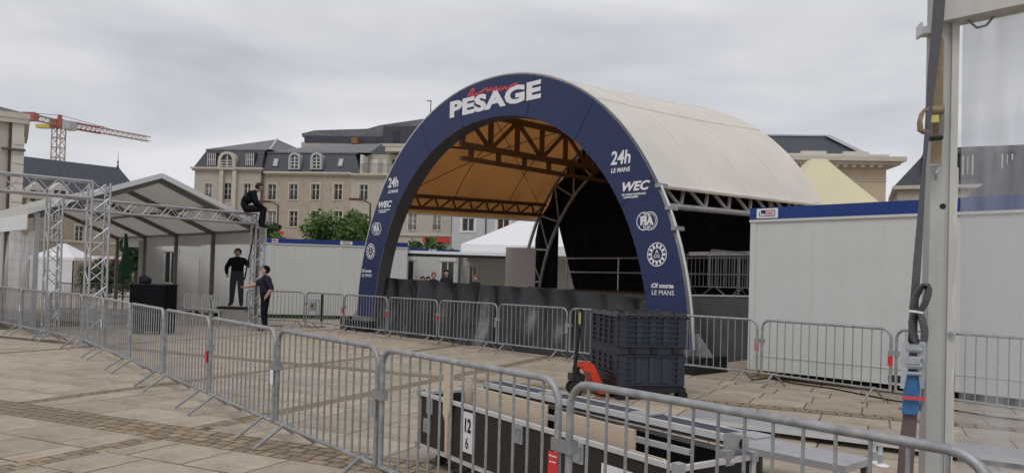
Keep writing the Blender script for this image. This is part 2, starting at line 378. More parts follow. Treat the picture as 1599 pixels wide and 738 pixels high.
nb_ = Vector((math.cos(R(137)), math.sin(R(137)), 0))
def jn(i): return J2 + nd * SP * min(i, 6) + nb_ * SP * max(i - 6, 0)
nl = ['nearest grey crowd barrier, its thick top rail crossing in front of the tent post',
      'grey crowd barrier directly in front of the black flight case with the number sheet',
      'grey crowd barrier just left of the flight case end, third of the near row',
      'grey crowd barrier in the near row, below the man wearing a cap',
      'grey crowd barrier in the near row, directly below the white plastic chairs',
      'grey crowd barrier in the near row, directly below the black cabinet',
      'grey crowd barrier in the near row, just right of the big truss tower',
      'grey crowd barrier in the near row, standing in front of the big truss tower',
      'grey crowd barrier in the near row, just left of the big truss tower',
      'grey crowd barrier in the near row, in front of the smaller truss tower',
      'grey crowd barrier in the near row, in front of the clear plastic tent wall',
      'last grey crowd barrier of the near row at the left picture edge']
npl = ['', 'galv', 'paper', 'red', '', '', 'paper', '', '', 'paper', '', '']
for i, lb in enumerate(nl):
    a, b = jn(i - 1), jn(i - 2)
    if i == 0:
        a = jn(-1); b = Vector((1.66, 2.50, 0))
    barrier(a, b, lb, 'crowd barriers of the near row', npl[i] if i else '')
# tag of the joint beside the flight case hangs on the second barrier's right end
g = bpy.data.objects.new('tag', tag_me['red']); COL.objects.link(g)
b0 = [o for o in COL.objects if o.get('label') == nl[0]][0]; g.parent = b0; g.location = (-.085, -.004, 0)
text(':Of course', .0135, 'print_white', g, wall_mtx(.005, -.0375, .672), .0003); text('LE MANS', .012, 'print_white', g, wall_mtx(.005, -.0375, .640))
fa = R(-45.25); fd = Vector((math.cos(fa), math.sin(fa), 0)); F0 = Vector((-6.19, 23.29, 0)); FS = 2.107
fl = ['crowd barrier of the far row, behind the man in the cap', 'crowd barrier of the far row in front of the small steel base frame',
      'crowd barrier of the far row in front of the left arch foot', 'red tagged crowd barrier before the black skirt, nearest the left arch leg',
      'crowd barrier before the black skirt, second right of the left arch foot', 'crowd barrier in front of the black skirt, just left of the pallet truck handle',
      'crowd barrier standing behind the blue plastic pallet box', 'crowd barrier between the blue pallet box and the white cabin corner', 'crowd barrier standing along the big white cabin wall']
fp = [None, 'red', 'red', 'red', 'red', 'galv', 'galv', '', 'red']
for i, lb in enumerate(fl):
    a, b = F0 + fd * FS * (i - 1), F0 + fd * FS * i
    if i == 0: a = F0 + Vector((-2.0, .55, 0)); b = F0
    if i == 8: a = F0 + fd * FS * 7; b = Vector((5.50, 10.95, 0))
    barrier(a, b, lb, 'crowd barriers of the far row', fp[i])
E4 = Vector((5.50, 10.95, 0))
barrier(E4, E4 + Vector((1.2, -1.66, 0)), 'crowd barrier seen through the clear plastic sheet on the right', 'crowd barriers of the far row', 'red')
# ================================================================== STAGE
ST = Frame(-.65, 18.86, -48.0); SA = ST.a
AO, BO, AI, BI, EX = 6.0, 6.57, 5.06, 5.60, 2.1
def sup(a, b, n=64, z0=0.0):
    pts = []
    for k in range(n + 1):
        th = math.pi - math.pi * k / n; c, s_ = math.cos(th), math.sin(th)
        pts.append((a * math.copysign(abs(c) ** (2 / EX), c), b * abs(s_) ** (2 / EX)))
    return pts
arch = thing('stage_arch', 'large dark blue printed arch with white logos at the front of the stage', 'arch', ST.o, SA)
oc = [p for p in sup(AO, BO) if True]; ic = sup(AI, BI)
b = MB(); n = len(oc)
def lift(p, z0=.42): return (p[0], max(p[1], z0))
b.add([(x, 0, z) for x, z in map(lift, oc)] + [(x, 0, z) for x, z in map(lift, ic)], [(i, i + 1, n + i + 1, n + i) for i in range(n - 1)])
b.build('front_panel', 'blue_print', arch)
b = MB()
for cv, dy, nm_, mm_ in ((oc, .20, 'outer_return', 'beam_alu'), (ic, .42, 'inner_return', 'arch_side')):
    cv = [lift(p) for p in cv]; MB().add([(x, 0.004, z) for x, z in cv] + [(x, dy, z) for x, z in cv], [(i, i + 1, n + i + 1, n + i) for i in range(n - 1)]).build(nm_, mm_, arch)
b = MB()                                              # silver edge tube on the outer rim
oc2 = [(x * 1.012, z * 1.006) for x, z in map(lift, oc)]
b.tube([(x, .04, z) for x, z in oc2], .026, 8).build('edge_tube', 'alu_white', arch, True)
for s_ in (-1, 1):
    MB().box(s_ * 5.6 - .75, s_ * 5.6 + .75, -.35, .75, 0, .30).build('ballast_plinth', 'black', arch)
    MB().box(s_ * 5.55 - .5, s_ * 5.55 + .5, -.12, .5, .302, .42).build('foot_plate', 'galv', arch)
    MB().prism([(s_ * 6.45, .302), (s_ * 6.05, .302), (s_ * 6.05, .72), (s_ * 6.10, .72)], .10, .13).build('foot_gusset', 'galv', arch)
for z, x in ((3.55, 5.13), (3.1, 5.38), (2.7, 5.54)): MB().box(x - .02, x + .10, -.012, .25, z - .03, z + .05).build('clamp', 'galv', arch)
for k in (6, 14, 22, 28, 37, 44, 52, 59):
    (xa, za), (xb, zb_) = lift(oc[k]), lift(ic[k]); MB().bar((xa, -.002, za), (xb, -.002, zb_), .002, .012, (0, 1, 0)).build('panel_seam', 'seam_blue', arch)
# printed lettering and logos
def AP(px, py): return ST.hit(px, py)
Y0 = -.006
def ring(b, cx, cz, r0, r1, n=28):
    vs = []
    for k in range(n): c, s_ = math.cos(2 * math.pi * k / n), math.sin(2 * math.pi * k / n); vs += [(cx + r0 * c, Y0, cz + r0 * s_), (cx + r1 * c, Y0, cz + r1 * s_)]
    b.add(vs, [(2 * k, 2 * k + 1, (2 * k + 3) % (2 * n), (2 * k + 2) % (2 * n)) for k in range(n)]); return b
def stroke(b, pts, w):
    for (x0, z0), (x1, z1) in zip(pts, pts[1:]):
        d = Vector((x1 - x0, 0, z1 - z0)); l = d.length
        if l < 1e-6: continue
        q = Vector((-d.z, 0, d.x)) / l * w / 2; e = d / l * w * .3
        A_, B_ = Vector((x0, Y0, z0)) - e, Vector((x1, Y0, z1)) + e; b.add([A_ - q, B_ - q, B_ + q, A_ + q], [(0, 1, 2, 3)])
    return b
x0, z0 = AP(703, 168); x1, z1 = AP(845, 143)
pz = (z0 + z1) / 2
text('PESAGE', .98, 'print_white', arch, wall_mtx((x0 + x1) / 2, Y0, pz), .048, .0, name='headline_lettering', space=1.04)
hl = [o for o in arch.children if o.name.startswith('headline')][0]
xs = [v.co.x for v in hl.data.vertices]; zs = [v.co.z for v in hl.data.vertices]
fx = (x1 - x0) / (max(xs) - min(xs)); hgt = AP(703, 150)[1] - AP(703, 182)[1]
hl.data.transform(Matrix.Translation(((x0 + x1) / 2, 0, pz)) @ Matrix.Diagonal((fx, 1, .80 * hgt / (max(zs) - min(zs)), 1)) @ Matrix.Translation((-(min(xs) + max(xs)) / 2, 0, -(min(zs) + max(zs)) / 2)))
b = MB(); pts = [AP(*p) for p in [(731, 151), (737, 140), (742, 139), (735, 150), (741, 148), (748, 146), (757, 140), (762, 138), (761, 144), (768, 137), (768, 143), (776, 136), (777, 142), (784, 136), (782, 141), (790, 136), (792, 140), (797, 135), (802, 132), (808, 131)]]
stroke(b, pts, .055).build('script_lettering', 'print_red', arch)
def logos(P, k, skew):
    (ax, az), (bx, bz), (cx, cz), (dx, dz), (ex, ez) = [AP(*p) for p in P]
    text('24h', .62 * k, 'print_white', arch, wall_mtx(ax, Y0, az + .13 * k), .009, .12, xs=.92); text('LE MANS', .205 * k, 'print_white', arch, wall_mtx(ax, Y0, az - .27 * k), .003, .2)
    text('WEC', .40 * k, 'print_white', arch, wall_mtx(bx, Y0, bz + .10 * k), .009, .3, xs=1.25); text('FIA WORLD ENDURANCE', .085 * k, 'print_white', arch, wall_mtx(bx, Y0, bz - .15 * k), .002); text('CHAMPIONSHIP', .085 * k, 'print_white', arch, wall_mtx(bx - .12 * k, Y0, bz - .24 * k), .002)
    q = MB(); ring(q, cx - .11 * k, cz, .27 * k, .30 * k); ring(q, cx + .13 * k, cz, .27 * k, .30 * k); ring(q, cx + .13 * k, cz, .215 * k, .232 * k)
    for t in (-.17, 0, .17): stroke(q, [(cx - .11 * k + t * k, cz + k * math.sqrt(.27 ** 2 - t * t)), (cx - .11 * k + t * k, cz + .14 * k)], .02 * k); stroke(q, [(cx - .11 * k + t * k, cz - k * math.sqrt(.27 ** 2 - t * t)), (cx - .11 * k + t * k, cz - .14 * k)], .02 * k)
    q.build('emblem', 'print_white', arch); text('FIA', .37 * k, 'print_white', arch, wall_mtx(cx, Y0 - .002, cz), .010)
    q = MB(); ring(q, dx, dz, .35 * k, .38 * k, 32); ring(q, dx, dz, .20 * k, .225 * k, 32)
    for j in range(12):
        a = 2 * math.pi * j / 12; q.add([(dx + r * k * math.cos(a + o), Y0, dz + r * k * math.sin(a + o)) for r, o in ((.225, -.17), (.33, -.12), (.33, .12), (.225, .17))], [(0, 1, 2, 3)])
    q.build('emblem', 'print_white', arch); text('A', .17 * k, 'print_white', arch, wall_mtx(dx, Y0 - .002, dz + .085 * k), .002); text('CO', .15 * k, 'print_white', arch, wall_mtx(dx, Y0 - .002, dz - .06 * k), .002)
    text(':Of course', .20 * k, 'print_white', arch, wall_mtx(ex, Y0, ez + .10 * k), .004); text('LE MANS', .22 * k, 'print_white', arch, wall_mtx(ex + .03 * k, Y0, ez - .12 * k), .0)
logos([(969, 253), (990, 296), (1010, 345), (1026, 397), (1034, 451)], .62, 0)
logos([(614, 290), (600, 323), (588, 357), (579, 392), (572.5, 426)], .62, 0)
# ---- roof with trusses
YB = 6.6; ZE = 3.62
roof = thing('stage_roof', 'cream vaulted fabric stage roof with ochre underside on metal trusses', 'roof', ST.o, SA)
def arc(a, b, z0, n=20):
    th0 = math.asin((z0 / b) ** (EX / 2)); pts = []
    for k in range(n + 1):
        th = math.pi - th0 - (math.pi - 2 * th0) * k / n; c, s_ = math.cos(th), math.sin(th)
        pts.append((a * math.copysign(abs(c) ** (2 / EX), c), b * abs(s_) ** (2 / EX)))
    return pts
RISE = 1.055
def roofsurf(off, nm, m, ya, yb, sm):
    pts = arc(AO + off, BO + off, ZE, 22); b = MB(); n = len(pts); K = 5
    for j in range(K + 1):
        t = j / K; y = ya + (yb - ya) * t; sg = -.05 * math.sin(math.pi * t) * 1.0
        b.v += [(x * (1 + sg * .2), y, (z + sg) * (1 + (RISE - 1) * y / YB)) for x, z in pts]
    b.f += [(j * n + i, j * n + i + 1, (j + 1) * n + i + 1, (j + 1) * n + i) for j in range(K) for i in range(n - 1)]
    return b.build(nm, m, roof, sm)
roofsurf(.03, 'outer_membrane', 'roof_white', .06, YB + .25, True)
roofsurf(-.03, 'inner_membrane', 'roof_ochre', .10, YB + .24, True)
mat('weld', (.84, .81, .74), .6)
wp = arc(AO + .045, BO + .045, ZE, 60)
def wpt(i, y): sg = -.05 * math.sin(math.pi * (y - .06) / (YB + .19)); return (wp[i][0] * (1 + sg * .2), y, (wp[i][1] + sg) * (1 + (RISE - 1) * y / YB))
for yy in (1.75, 3.45, 5.15): MB().tube([wpt(i, yy) for i in range(61)], .006, 4).build('welded_seam', 'weld', roof)
for i in (38, 47): MB().tube([wpt(i, .08 + (YB + .1) * t / 12) for t in range(13)], .010, 4).build('welded_seam', 'weld', roof)
for s_ in (-1, 1):                                    # thick hem along both eaves
    x = s_ * (arc(AO, BO, ZE)[-1][0] + .01)
    MB().tube([(x, .1, ZE - .05), (x, YB + .25, (ZE - .05) * RISE)], .05, 8).build('eave_hem', 'roof_white', roof, True)
def lattice(nm, a0, a1, b0, b1, n, r, m, parent, lac=.6):
    """planar lattice girder: chord a0->a1, chord b0->b1"""
    a0, a1, b0, b1 = map(Vector, (a0, a1, b0, b1))
    MB().tube([a0, a1], r, 8).build('chord', m, parent, True); MB().tube([b0, b1], r, 8).build('chord', m, parent, True)
    for k in range(n):
        p = a0.lerp(a1, k / n); q = b0.lerp(b1, (k + .5) / n); p2 = a0.lerp(a1, (k + 1) / n)
        MB().tube([p, q], r * lac, 6).build('brace', m, parent, True); MB().tube([q, p2], r * lac, 6).build('brace', m, parent, True)
XE = arc(AO, BO, ZE)[-1][0]
lattice('eave', (-(XE - .42), .45, 4.06), (-(XE - .42), YB, 4.28), (-(XE - .2), .45, 3.72), (-(XE - .2), YB, 3.94), 9, .06, 'beam_orange_lit', roof)
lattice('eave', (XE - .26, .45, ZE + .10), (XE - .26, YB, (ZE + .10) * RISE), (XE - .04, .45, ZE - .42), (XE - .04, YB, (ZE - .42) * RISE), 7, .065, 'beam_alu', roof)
RX, zt, zb = -1.7, 6.12, 5.2; TR_ = lambda y: 1.0
for z, nm in ((zt, 'ridge_chord'), (zb, 'ridge_chord'), (zb - .36, 'lighting_beam')): MB().bar((RX, .45, z), (RX, YB, z), .15, .15 if nm[0] == 'r' else .11).build(nm, 'beam_orange_lit', roof)
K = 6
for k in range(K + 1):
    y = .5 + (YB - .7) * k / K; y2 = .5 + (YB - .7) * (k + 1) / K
    MB().bar((RX, y, zb), (RX, y, zt), .11, .11, (0, 1, 0)).build('post', 'beam_orange_lit', roof); MB().bar((RX, y + .3, zb - .36), (RX, y + .3, zb), .05, .16, (0, 1, 0)).build('hanger', 'beam_orange_lit', roof)
    if k < K: MB().bar((RX, y, zb if k % 2 else zt), (RX, y2, zt if k % 2 else zb), .09, .09).build('brace', 'beam_orange_lit', roof)
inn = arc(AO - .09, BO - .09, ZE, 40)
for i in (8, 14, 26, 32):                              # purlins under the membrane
    x, z = inn[i]; MB().bar((x, .45, z), (x, YB, z * RISE), .05, .05).build('purlin', 'beam_orange_lit', roof)
def oncurve(u, y):
    k = u * 40; i = min(int(k), 39); t = k - i; x = inn[i][0] * (1 - t) + inn[i + 1][0] * t; z = inn[i][1] * (1 - t) + inn[i + 1][1] * t
    return (x, y, z * (1 + (RISE - 1) * y / YB) - .02)
for u0, u1 in ((.03, .42), (.97, .58)):                # bracing cables
    for ya, yb in ((.5, YB - .1), (YB - .1, .5)): MB().tube([oncurve(u0 + (u1 - u0) * t / 8, ya + (yb - ya) * t / 8) for t in range(9)], .012, 5).build('bracing_cable', 'brown_pole', roof)
for yy in (2.6, 4.9): MB().tube([oncurve(.02 + .96 * t / 24, yy) for t in range(25)], .012, 5).build('seam', 'brown_pole', roof)
# rear lattice arch
bo, bi = sup(AO - .05, (BO - .05) * RISE, 48), sup(AO - 1.0, (BO - 1.0) * RISE, 48)
for cv, mm in ((bo, 'beam_alu'), (bi, 'beam_alu')): MB().tube([(x, YB, z) for x, z in cv], .06, 8).build('rear_arch_chord', mm, roof, True)
for k in range(0, 48, 3):
    if k + 3 <= 48:
        a_, m_, c_ = bo[k], bi[min(k + 1, 48)], bo[k + 3]
        MB().tube([(a_[0], YB, a_[1]), (m_[0], YB, m_[1])], .034, 6).build('brace', 'beam_alu', roof, True); MB().tube([(m_[0], YB, m_[1]), (c_[0], YB, c_[1])], .034, 6).build('brace', 'beam_alu', roof, True)
for s_ in (-1, 1): MB().box(s_ * 5.5 - .6, s_ * 5.5 + .6, YB - .3, YB + .3, 0, .2).build('rear_foot', 'black', roof)
# ---- deck and skirt
ZD = 1.40
stage = thing('stage_platform', 'raised black stage platform with sagging black plastic skirt', 'stage', ST.o, SA)
MB().box(-4.7, 4.95, .5, 7.1, ZD - .12, ZD).build('deck', 'deck', stage)
for x in (-4.6, -2.3, 0, 2.3, 4.6):
    for y in (.7, 3.6, 6.9): MB().box(x - .04, x + .04, y - .04, y + .04, 0, ZD - .122).build('leg', 'galv', stage)
def skirt(u, v):
    x = -4.95 + 9.85 * u
    top = ZD + .20 - .22 * u - (.12 * max(0, (u - .8) / .2) ** 2) - .012 * abs(math.sin(u * 17))
    w = .09 * math.sin(x * 3.1 + 1.3 * math.sin(x * 1.7)) * (1 - v) + .045 * math.sin(x * 6 + 3 * math.sin(x * 1.3) + v * 3) * (.3 + .7 * v) + .16 * math.sin(x * 7.3 + 2 * v) * v * (1 - v) * 2 + .05 * math.sin(x * 1.9 + v * 5) * (1 - v)
    return (x, .34 - .55 * (1 - v) ** 1.5 + w, top * v)
MB().grid(skirt, 120, 14).build('front_skirt', 'pvc_black', stage, True)
def skirt2(u, v):
    y = .5 + 6.6 * u; w = .05 * math.sin(y * 3.3) * (1 - v) + .04 * math.sin(y * 6.1 + 3 * v) * v * (1 - v) * 2
    return (5.02 + .25 * (1 - v) + w, y, (ZD - .02 - .02 * abs(math.sin(y * 2.2))) * v)
MB().grid(skirt2, 60, 10).build('side_skirt', 'pvc_black', stage, True)
MB().tube([(5.0, .5, ZD + .01), (5.0, 7.1, ZD + .01)], .025, 6).build('deck_edge', 'alu', stage)
# ---- curtains
def curtain(edge0, edge1, zt, label, amp=.09, w=1.0):
    def fn(u, v):
        xm = edge0(9) + (edge1(9) - edge0(9)) * u; z = ZD + (zt(xm) - ZD) * v; x = edge0(z) + (edge1(z) - edge0(z)) * u
        return (x, YB + .12 + amp * math.sin(xm * 9) * (1 - .4 * v), z)
    o = MB().grid(fn, int(w * 16), 14).build('stage_curtain', 'black_cloth', None, True, ST.o, SA); return tag(o, label, 'curtain', 'black stage curtains')
def ztop(x): return (BO - .02) * RISE * max(.02, 1 - abs(x / (AO - .1)) ** EX) ** (1 / EX)
curtain(lambda z: -5.35, lambda z: -4.16, ztop, 'narrow black curtain left of the bright slit at the back of the stage', w=1.2)
curtain(lambda z: -4.17 + (.82 * (3.57 - z) / (3.57 - ZD) if z < 3.57 else 0), lambda z: 5.3, ztop, 'wide black backdrop curtain closing the back of the stage', w=9.5)
# ---- guard rail, barriers and panel on the stage
gr = thing('guard_rail', 'metal guard rail with two horizontal tubes along the back of the stage', 'railing', ST.w(0, 0, ZD), SA)
for z in (.55, 1.0): MB().tube([(-3.2, 6.2, z), (4.6, 6.2, z)], .024, 8).build('rail', 'alu', gr, True)
for x in (-3.2, -1.0, 1.2, 3.2, 4.6): MB().tube([(x, 6.2, 0), (x, 6.2, 1.02)], .024, 8).build('rail_post', 'alu', gr, True)
tb = tag(MB().box(0, 2.6, -.02, .02, 0, .10).build('rail_board', 'alu_white', None, False, ST.w(2.3, 5.2, ZD + 1.02), SA), 'bright aluminium beam across the barriers on the stage', 'beam')
barrier(ST.w(1.9, 5.5, 0), ST.w(3.95, 5.5, 0), 'crowd barrier standing on the stage, left one beside the blue arch leg', 'barriers on the stage', None, ZD)
barrier(ST.w(3.98, 5.45, 0), ST.w(4.05, 3.45, 0), 'crowd barrier standing on the stage along its open right side', 'barriers on the stage', None, ZD)
P = AY(812, 437, 26.6)
pn = thing('display_panel', 'plain pinkish grey panel standing at the back left of the stage', 'panel', (P.x, P.y, ZD), R(-6))
MB().box(-.52, .52, -.02, .02, .02, 1.36).build('board', 'panel_grey', pn); MB().box(-.4, -.3, -.25, .25, 0, .019).build('foot', 'black', pn); MB().box(.3, .4, -.25, .25, 0, .019).build('foot', 'black', pn)
# ================================================================== SITE CABINS
def cabin(fr, x0, x1, dep, z0, z1, label, band=.20, sign=None, windows=(), joints=.6, nm='site_cabin', group='white site cabins'):
    """fr: Frame of the front face; cabin spans x0..x1 along it and dep behind"""
    t = thing(nm, label, 'cabin', fr.w(x0, 0, 0), fr.a, group); W = x1 - x0; zb = z1 - band
    ops = [(a - x0, b - x0, c, d) for a, b, c, d in windows]
    facade(t, W, z0 + .06, zb, ops, 'cabin_white', .03, 'wall_panel')
    MB().box(0, W, .06, dep, z0 + .06, zb).build('body', 'cabin_white', t)
    MB().box(-.02, W + .02, -.03, dep + .03, zb, z1).build('roof_band', 'cabin_blue' if band > .1 else 'cabin_trim', t)
    MB().box(-.025, W + .025, -.035, dep + .035, zb - .045, zb - .002).build('roof_rail', 'cabin_trim', t)
    MB().box(-.012, W + .012, -.018, dep + .018, z0, z0 + .058).build('floor_rail', 'cabin_trim', t)
    for x in (0, W): MB().box(x - (.012 if x == 0 else .10), x + (.10 if x == 0 else .012), -.014, .1, z0 + .06, zb - .046).build('corner_post', 'cabin_trim', t)
    k = joints
    while k < W - .15:
        if not any(a - .2 < k < b + .2 for a, b, *_ in ops): MB().box(k - .006, k + .006, -.004, .02, z0 + .1, zb - .05).build('panel_joint', 'cabin_trim', t)
        k += joints
    for x in (.25, W - .25):
        for y in (.2, dep - .2): MB().box(x - .15, x + .15, y - .1, y + .1, 0, z0 - .002).build('support_block', 'wood', t)
    for a, b, c, d in ops:
        f = MB()
        for q in ((a - .07, a + .02, c - .05, d + .05), (b - .02, b + .07, c - .05, d + .05), ((a + b) / 2 - .025, (a + b) / 2 + .025, c, d), (a + .02, b - .02, c - .05, c + .02)): f.box(q[0], q[1], -.02, .045, q[2], q[3])
        f.box(a - .09, b + .09, -.06, .03, d + .052, d + .27); w = f.build('window', 'sash', t)
        MB().quad((a, .026, c), (b, .026, c), (b, .026, d), (a, .026, d)).build('pane', 'pane', w)
    if sign:
        s0, s1 = sign; s_ = MB().box(s0, s1, -.045, -.032, zb + .02, z1 - .02).build('sign_plate', 'paper', t); h = z1 - zb - .04; cx = (s0 + s1) / 2; cz = (zb + z1) / 2; yy = -.0475
        q = MB(); w = (s1 - s0)
        for a, b_ in (((-.30, .30), (.36, .30)), ((.36, .30), (.36, -.28)), ((.36, -.28), (-.36, -.28)), ((-.36, -.28), (-.36, .18))):
            q.bar((cx + a[0] * w, yy, cz + a[1] * h), (cx + b_[0] * w, yy, cz + b_[1] * h), .004, .07 * h, (0, 0, 1) if a[1] == b_[1] else (1, 0, 0))
        q.build('logo_frame', 'black', s_)
        text('Mi', .5 * h, 'black', s_, wall_mtx(cx - .18 * w, yy - .003, cz + .02), .004); text('LOC', .40 * h, 'print_red', s_, wall_mtx(cx + .12 * w, yy - .003, cz), .003)
    return t
def facade(parent, W, z0, z1, ops, m, depth=.2, name='wall', y=0.0):
    xs = sorted({0, W} | {v for o in ops for v in o[:2]}); zs = sorted({z0, z1} | {v for o in ops for v in o[2:4]}); b = MB()
    for xa, xb in zip(xs, xs[1:]):
        for za, zb in zip(zs, zs[1:]):
            cx, cz = (xa + xb) / 2, (za + zb) / 2
            if not any(o[0] < cx < o[1] and o[2] < cz < o[3] for o in ops): b.quad((xa, y, za), (xb, y, za), (xb, y, zb), (xa, y, zb))
    for a, c, d, e in [(o[0], o[1], o[2], o[3]) for o in ops]:
        for p, q in (((a, d), (a, e)), ((c, d), (c, e)), ((a, d), (c, d)), ((a, e), (c, e))): b.quad((p[0], y, p[1]), (q[0], y, q[1]), (q[0], y + depth, q[1]), (p[0], y + depth, p[1]))
    return b.build(name, m, parent)
P0 = G(1168, 588); CR = Frame(P0.x, P0.y, -45.5)
rc = cabin(CR, 0, 6.06, 2.44, .15, 3.05, 'big white site cabin with blue top band beside the right arch leg', .21, (.12, .52), (), 1.15)
MB().box(.05, 5.9, -.012, .0, .40, .415).build('base_seam', 'cabin_trim', rc); MB().box(2.42, 2.66, -.02, .0, .19, .30).build('vent', 'black', rc)
CL = Frame(*AY(423, 430, 28.4)[:2], 7)
cabin(CL, -2.5, -.02, 6, .12, 2.92, 'white cabin end wall partly under the marquee, behind the standing man', .17, None)
cabin(CL, 0, 2.44, 6, .12, 2.92, 'white cabin end with blue band below the small red sign', .17, (.0, .22))
cabin(CL, 2.46, 4.95, 6, .12, 2.92, 'white cabin end with blue band just left of the left arch leg', .17, (.02, .46))
CT = Frame(*AY(216, 430, 29.5)[:2], 4)
wx = [CT.hit(p, 400)[0] for p in (258, 276)]
ct = cabin(CT, 0, 4.6, 2.4, .12, 2.75, 'shaded white cabin with small window and door behind the marquee posts', .08, None, [(wx[0], wx[1], 1.15, 2.3)], .9)
a, b_ = CT.hit(282, 400)[0], CT.hit(312, 400)[0]; MB().box(a, b_, -.03, -.004, .2, 2.15).build('door', 'panel_grey', ct)
CB = Frame(*AY(585, 430, 35)[:2], 4)
w1 = [CB.hit(p, 420)[0] for p in (627, 646)]; w2 = [CB.hit(p, 420)[0] for p in (689, 709)]; xj = CB.hit(668, 420)[0]; xe = CB.hit(716, 420)[0]
cabin(CB, 0, xj - .02, 2.4, .12, 2.95, 'white cabin with blue band and one window seen through the arch on the left', .2, None, [(w1[0], w1[1], 1.1, 2.35)])
cabin(CB, xj, xe, 2.4, .12, 2.95, 'white cabin with one dark window left of the white pagoda tent', .2, (.02, .36), [(w2[0], w2[1], 1.1, 2.35)])
CE = Frame(*AY(722, 430, 37)[:2], 2); wd = [CE.hit(p, 420)[0] for p in (733, 744)]; wp = [CE.hit(p, 420)[0] for p in (749, 771)]
ce = cabin(CE, 0, 6, 2.4, .12, 2.7, 'grey shaded cabin with dark doorway under the white pagoda tent', .08, None, [(wd[0], wd[1], .3, 2.2)])
MB().box(wp[0], wp[1], -.06, -.004, .2, 2.1).build('open_door', 'cabin_trim', ce)
ca = thing('canopy_edge', 'thin flat white canopy edge on a dark post in front of the rear cabins', 'canopy', AY(598, 430, 31.8) * Vector((1, 1, 0)) if False else (AY(598, 430, 31.8).x, AY(598, 430, 31.8).y, 0), R(1))
MB().box(0, 5.6, 0, .9, 2.62, 2.74).build('fascia', 'pvc_white', ca); MB().box(0, 5.6, .02, .88, 2.52, 2.618).build('gutter', 'black', ca)
for x in (.1, 3.15): MB().box(x - .06, x + .06, .03, .15, 0, 2.518).build('post', 'beam_dark', ca)
# ================================================================== TENTS
def pagoda(c, hw, ze, za, zw, m, label, rz=0.0, legs=True, walls=False, capr=.05):
    t = thing('pagoda_tent', label, 'tent', (c[0], c[1], 0), rz, 'pagoda tents'); b = MB(); K = 8
    def ringp(k):
        f = k / K; r = hw * (1 - f) + capr * f; z = ze + (za - ze) * (f * .86 + .14 * f * f); return [(-r, -r, z), (r, -r, z), (r, r, z), (-r, r, z)]
    rs = [ringp(k) for k in range(K + 1)]; b.v = [p for r in rs for p in r]
    b.f = [(k * 4 + i, k * 4 + (i + 1) % 4, k * 4 + 4 + (i + 1) % 4, k * 4 + 4 + i) for k in range(K) for i in range(4)] + [(K * 4, K * 4 + 1, K * 4 + 2, K * 4 + 3)]
    b.build('canopy', m, t)
    b = MB()
    for i in range(4):
        p, q = rs[0][i], rs[0][(i + 1) % 4]; b.quad(p, q, (q[0], q[1], zw), (p[0], p[1], zw))
    b.build('valance', m, t)
    for x in (-1, 1):
        for y in (-1, 1): MB().box(x * (hw - .06) - .04, x * (hw - .06) + .04, y * (hw - .06) - .04, y * (hw - .06) + .04, 0, ze).build('pole', 'alu_white', t)
    if walls: MB().box(-hw + .02, hw - .02, -hw + .02, -hw + .04, 0, zw).build('wall', 'pvc_grey', t)
    return t
pagoda((1.55, 36.6), 3.75, 3.12, 5.1, 2.72, 'pvc_white', 'large bright white pagoda tent seen through the stage arch')
pagoda((12.0, 30.5), 3.6, 2.9, 6.75, 2.4, 'pvc_cream', 'cream yellow pointed tent rising behind the big white cabin', capr=.28)
pt = AY(100, 420, 52); pagoda((pt.x, pt.y), 1.5, 2.3, 3.25, 2.1, 'pvc_white', 'small white pagoda tent far behind the left truss towers', walls=True)
# big marquee: gable end faces the camera's right
MQ = Frame(-11.6, 18.7, 45.0); MW, ML, ME, MA = 5.7, 12.0, 2.93, 4.14
mq = thing('marquee', 'grey beige gabled marquee tent with aluminium posts and clear plastic side wall', 'tent', MQ.o, MQ.a)
def canvas(u, v):
    x = -.22 + (MW + .44) * u; zz = MA - abs(u - .5) * 2 * (MA - ME + .06); y = -.12 + (ML + .2) * v
    return (x, y, zz - .05 * math.sin(math.pi * ((v * 4) % 1)) * math.sin(math.pi * ((u * 2) % 1)))
MB().grid(canvas, 12, 32).build('roof_canvas', 'tent_canvas', mq, True)
for s_, x in ((0, -.23), (1, MW + .23)): MB().box(x - .012, x + .012, -.12, ML, ME - .42, ME - .05).build('valance', 'pvc_grey', mq)
for (xa, za), (xb, zb) in (((-.22, ME), (MW / 2, MA)), ((MW / 2, MA), (MW + .22, ME))): MB().bar((xa, -.14, za + .02), (xb, -.14, zb + .02), .10, .13).build('gable_edge', 'pvc_grey', mq)
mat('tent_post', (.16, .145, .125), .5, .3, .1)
for k in range(5):
    y = 3.0 * k
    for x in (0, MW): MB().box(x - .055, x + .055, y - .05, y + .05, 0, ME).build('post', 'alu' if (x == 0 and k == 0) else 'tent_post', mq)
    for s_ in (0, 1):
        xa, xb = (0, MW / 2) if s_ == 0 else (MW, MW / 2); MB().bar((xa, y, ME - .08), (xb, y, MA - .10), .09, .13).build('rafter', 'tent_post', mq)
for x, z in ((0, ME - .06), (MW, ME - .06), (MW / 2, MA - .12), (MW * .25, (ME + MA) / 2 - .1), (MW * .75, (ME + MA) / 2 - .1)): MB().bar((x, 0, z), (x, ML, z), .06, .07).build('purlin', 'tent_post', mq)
for k in range(4): MB().grid(lambda u, v, k=k: (-.02 + .03 * math.sin(u * 9 + v * 4), 3 * k + .1 + 2.8 * u, .05 + (ME - .5) * v), 16, 10).build('plastic_wall', 'tent_window', mq, True)
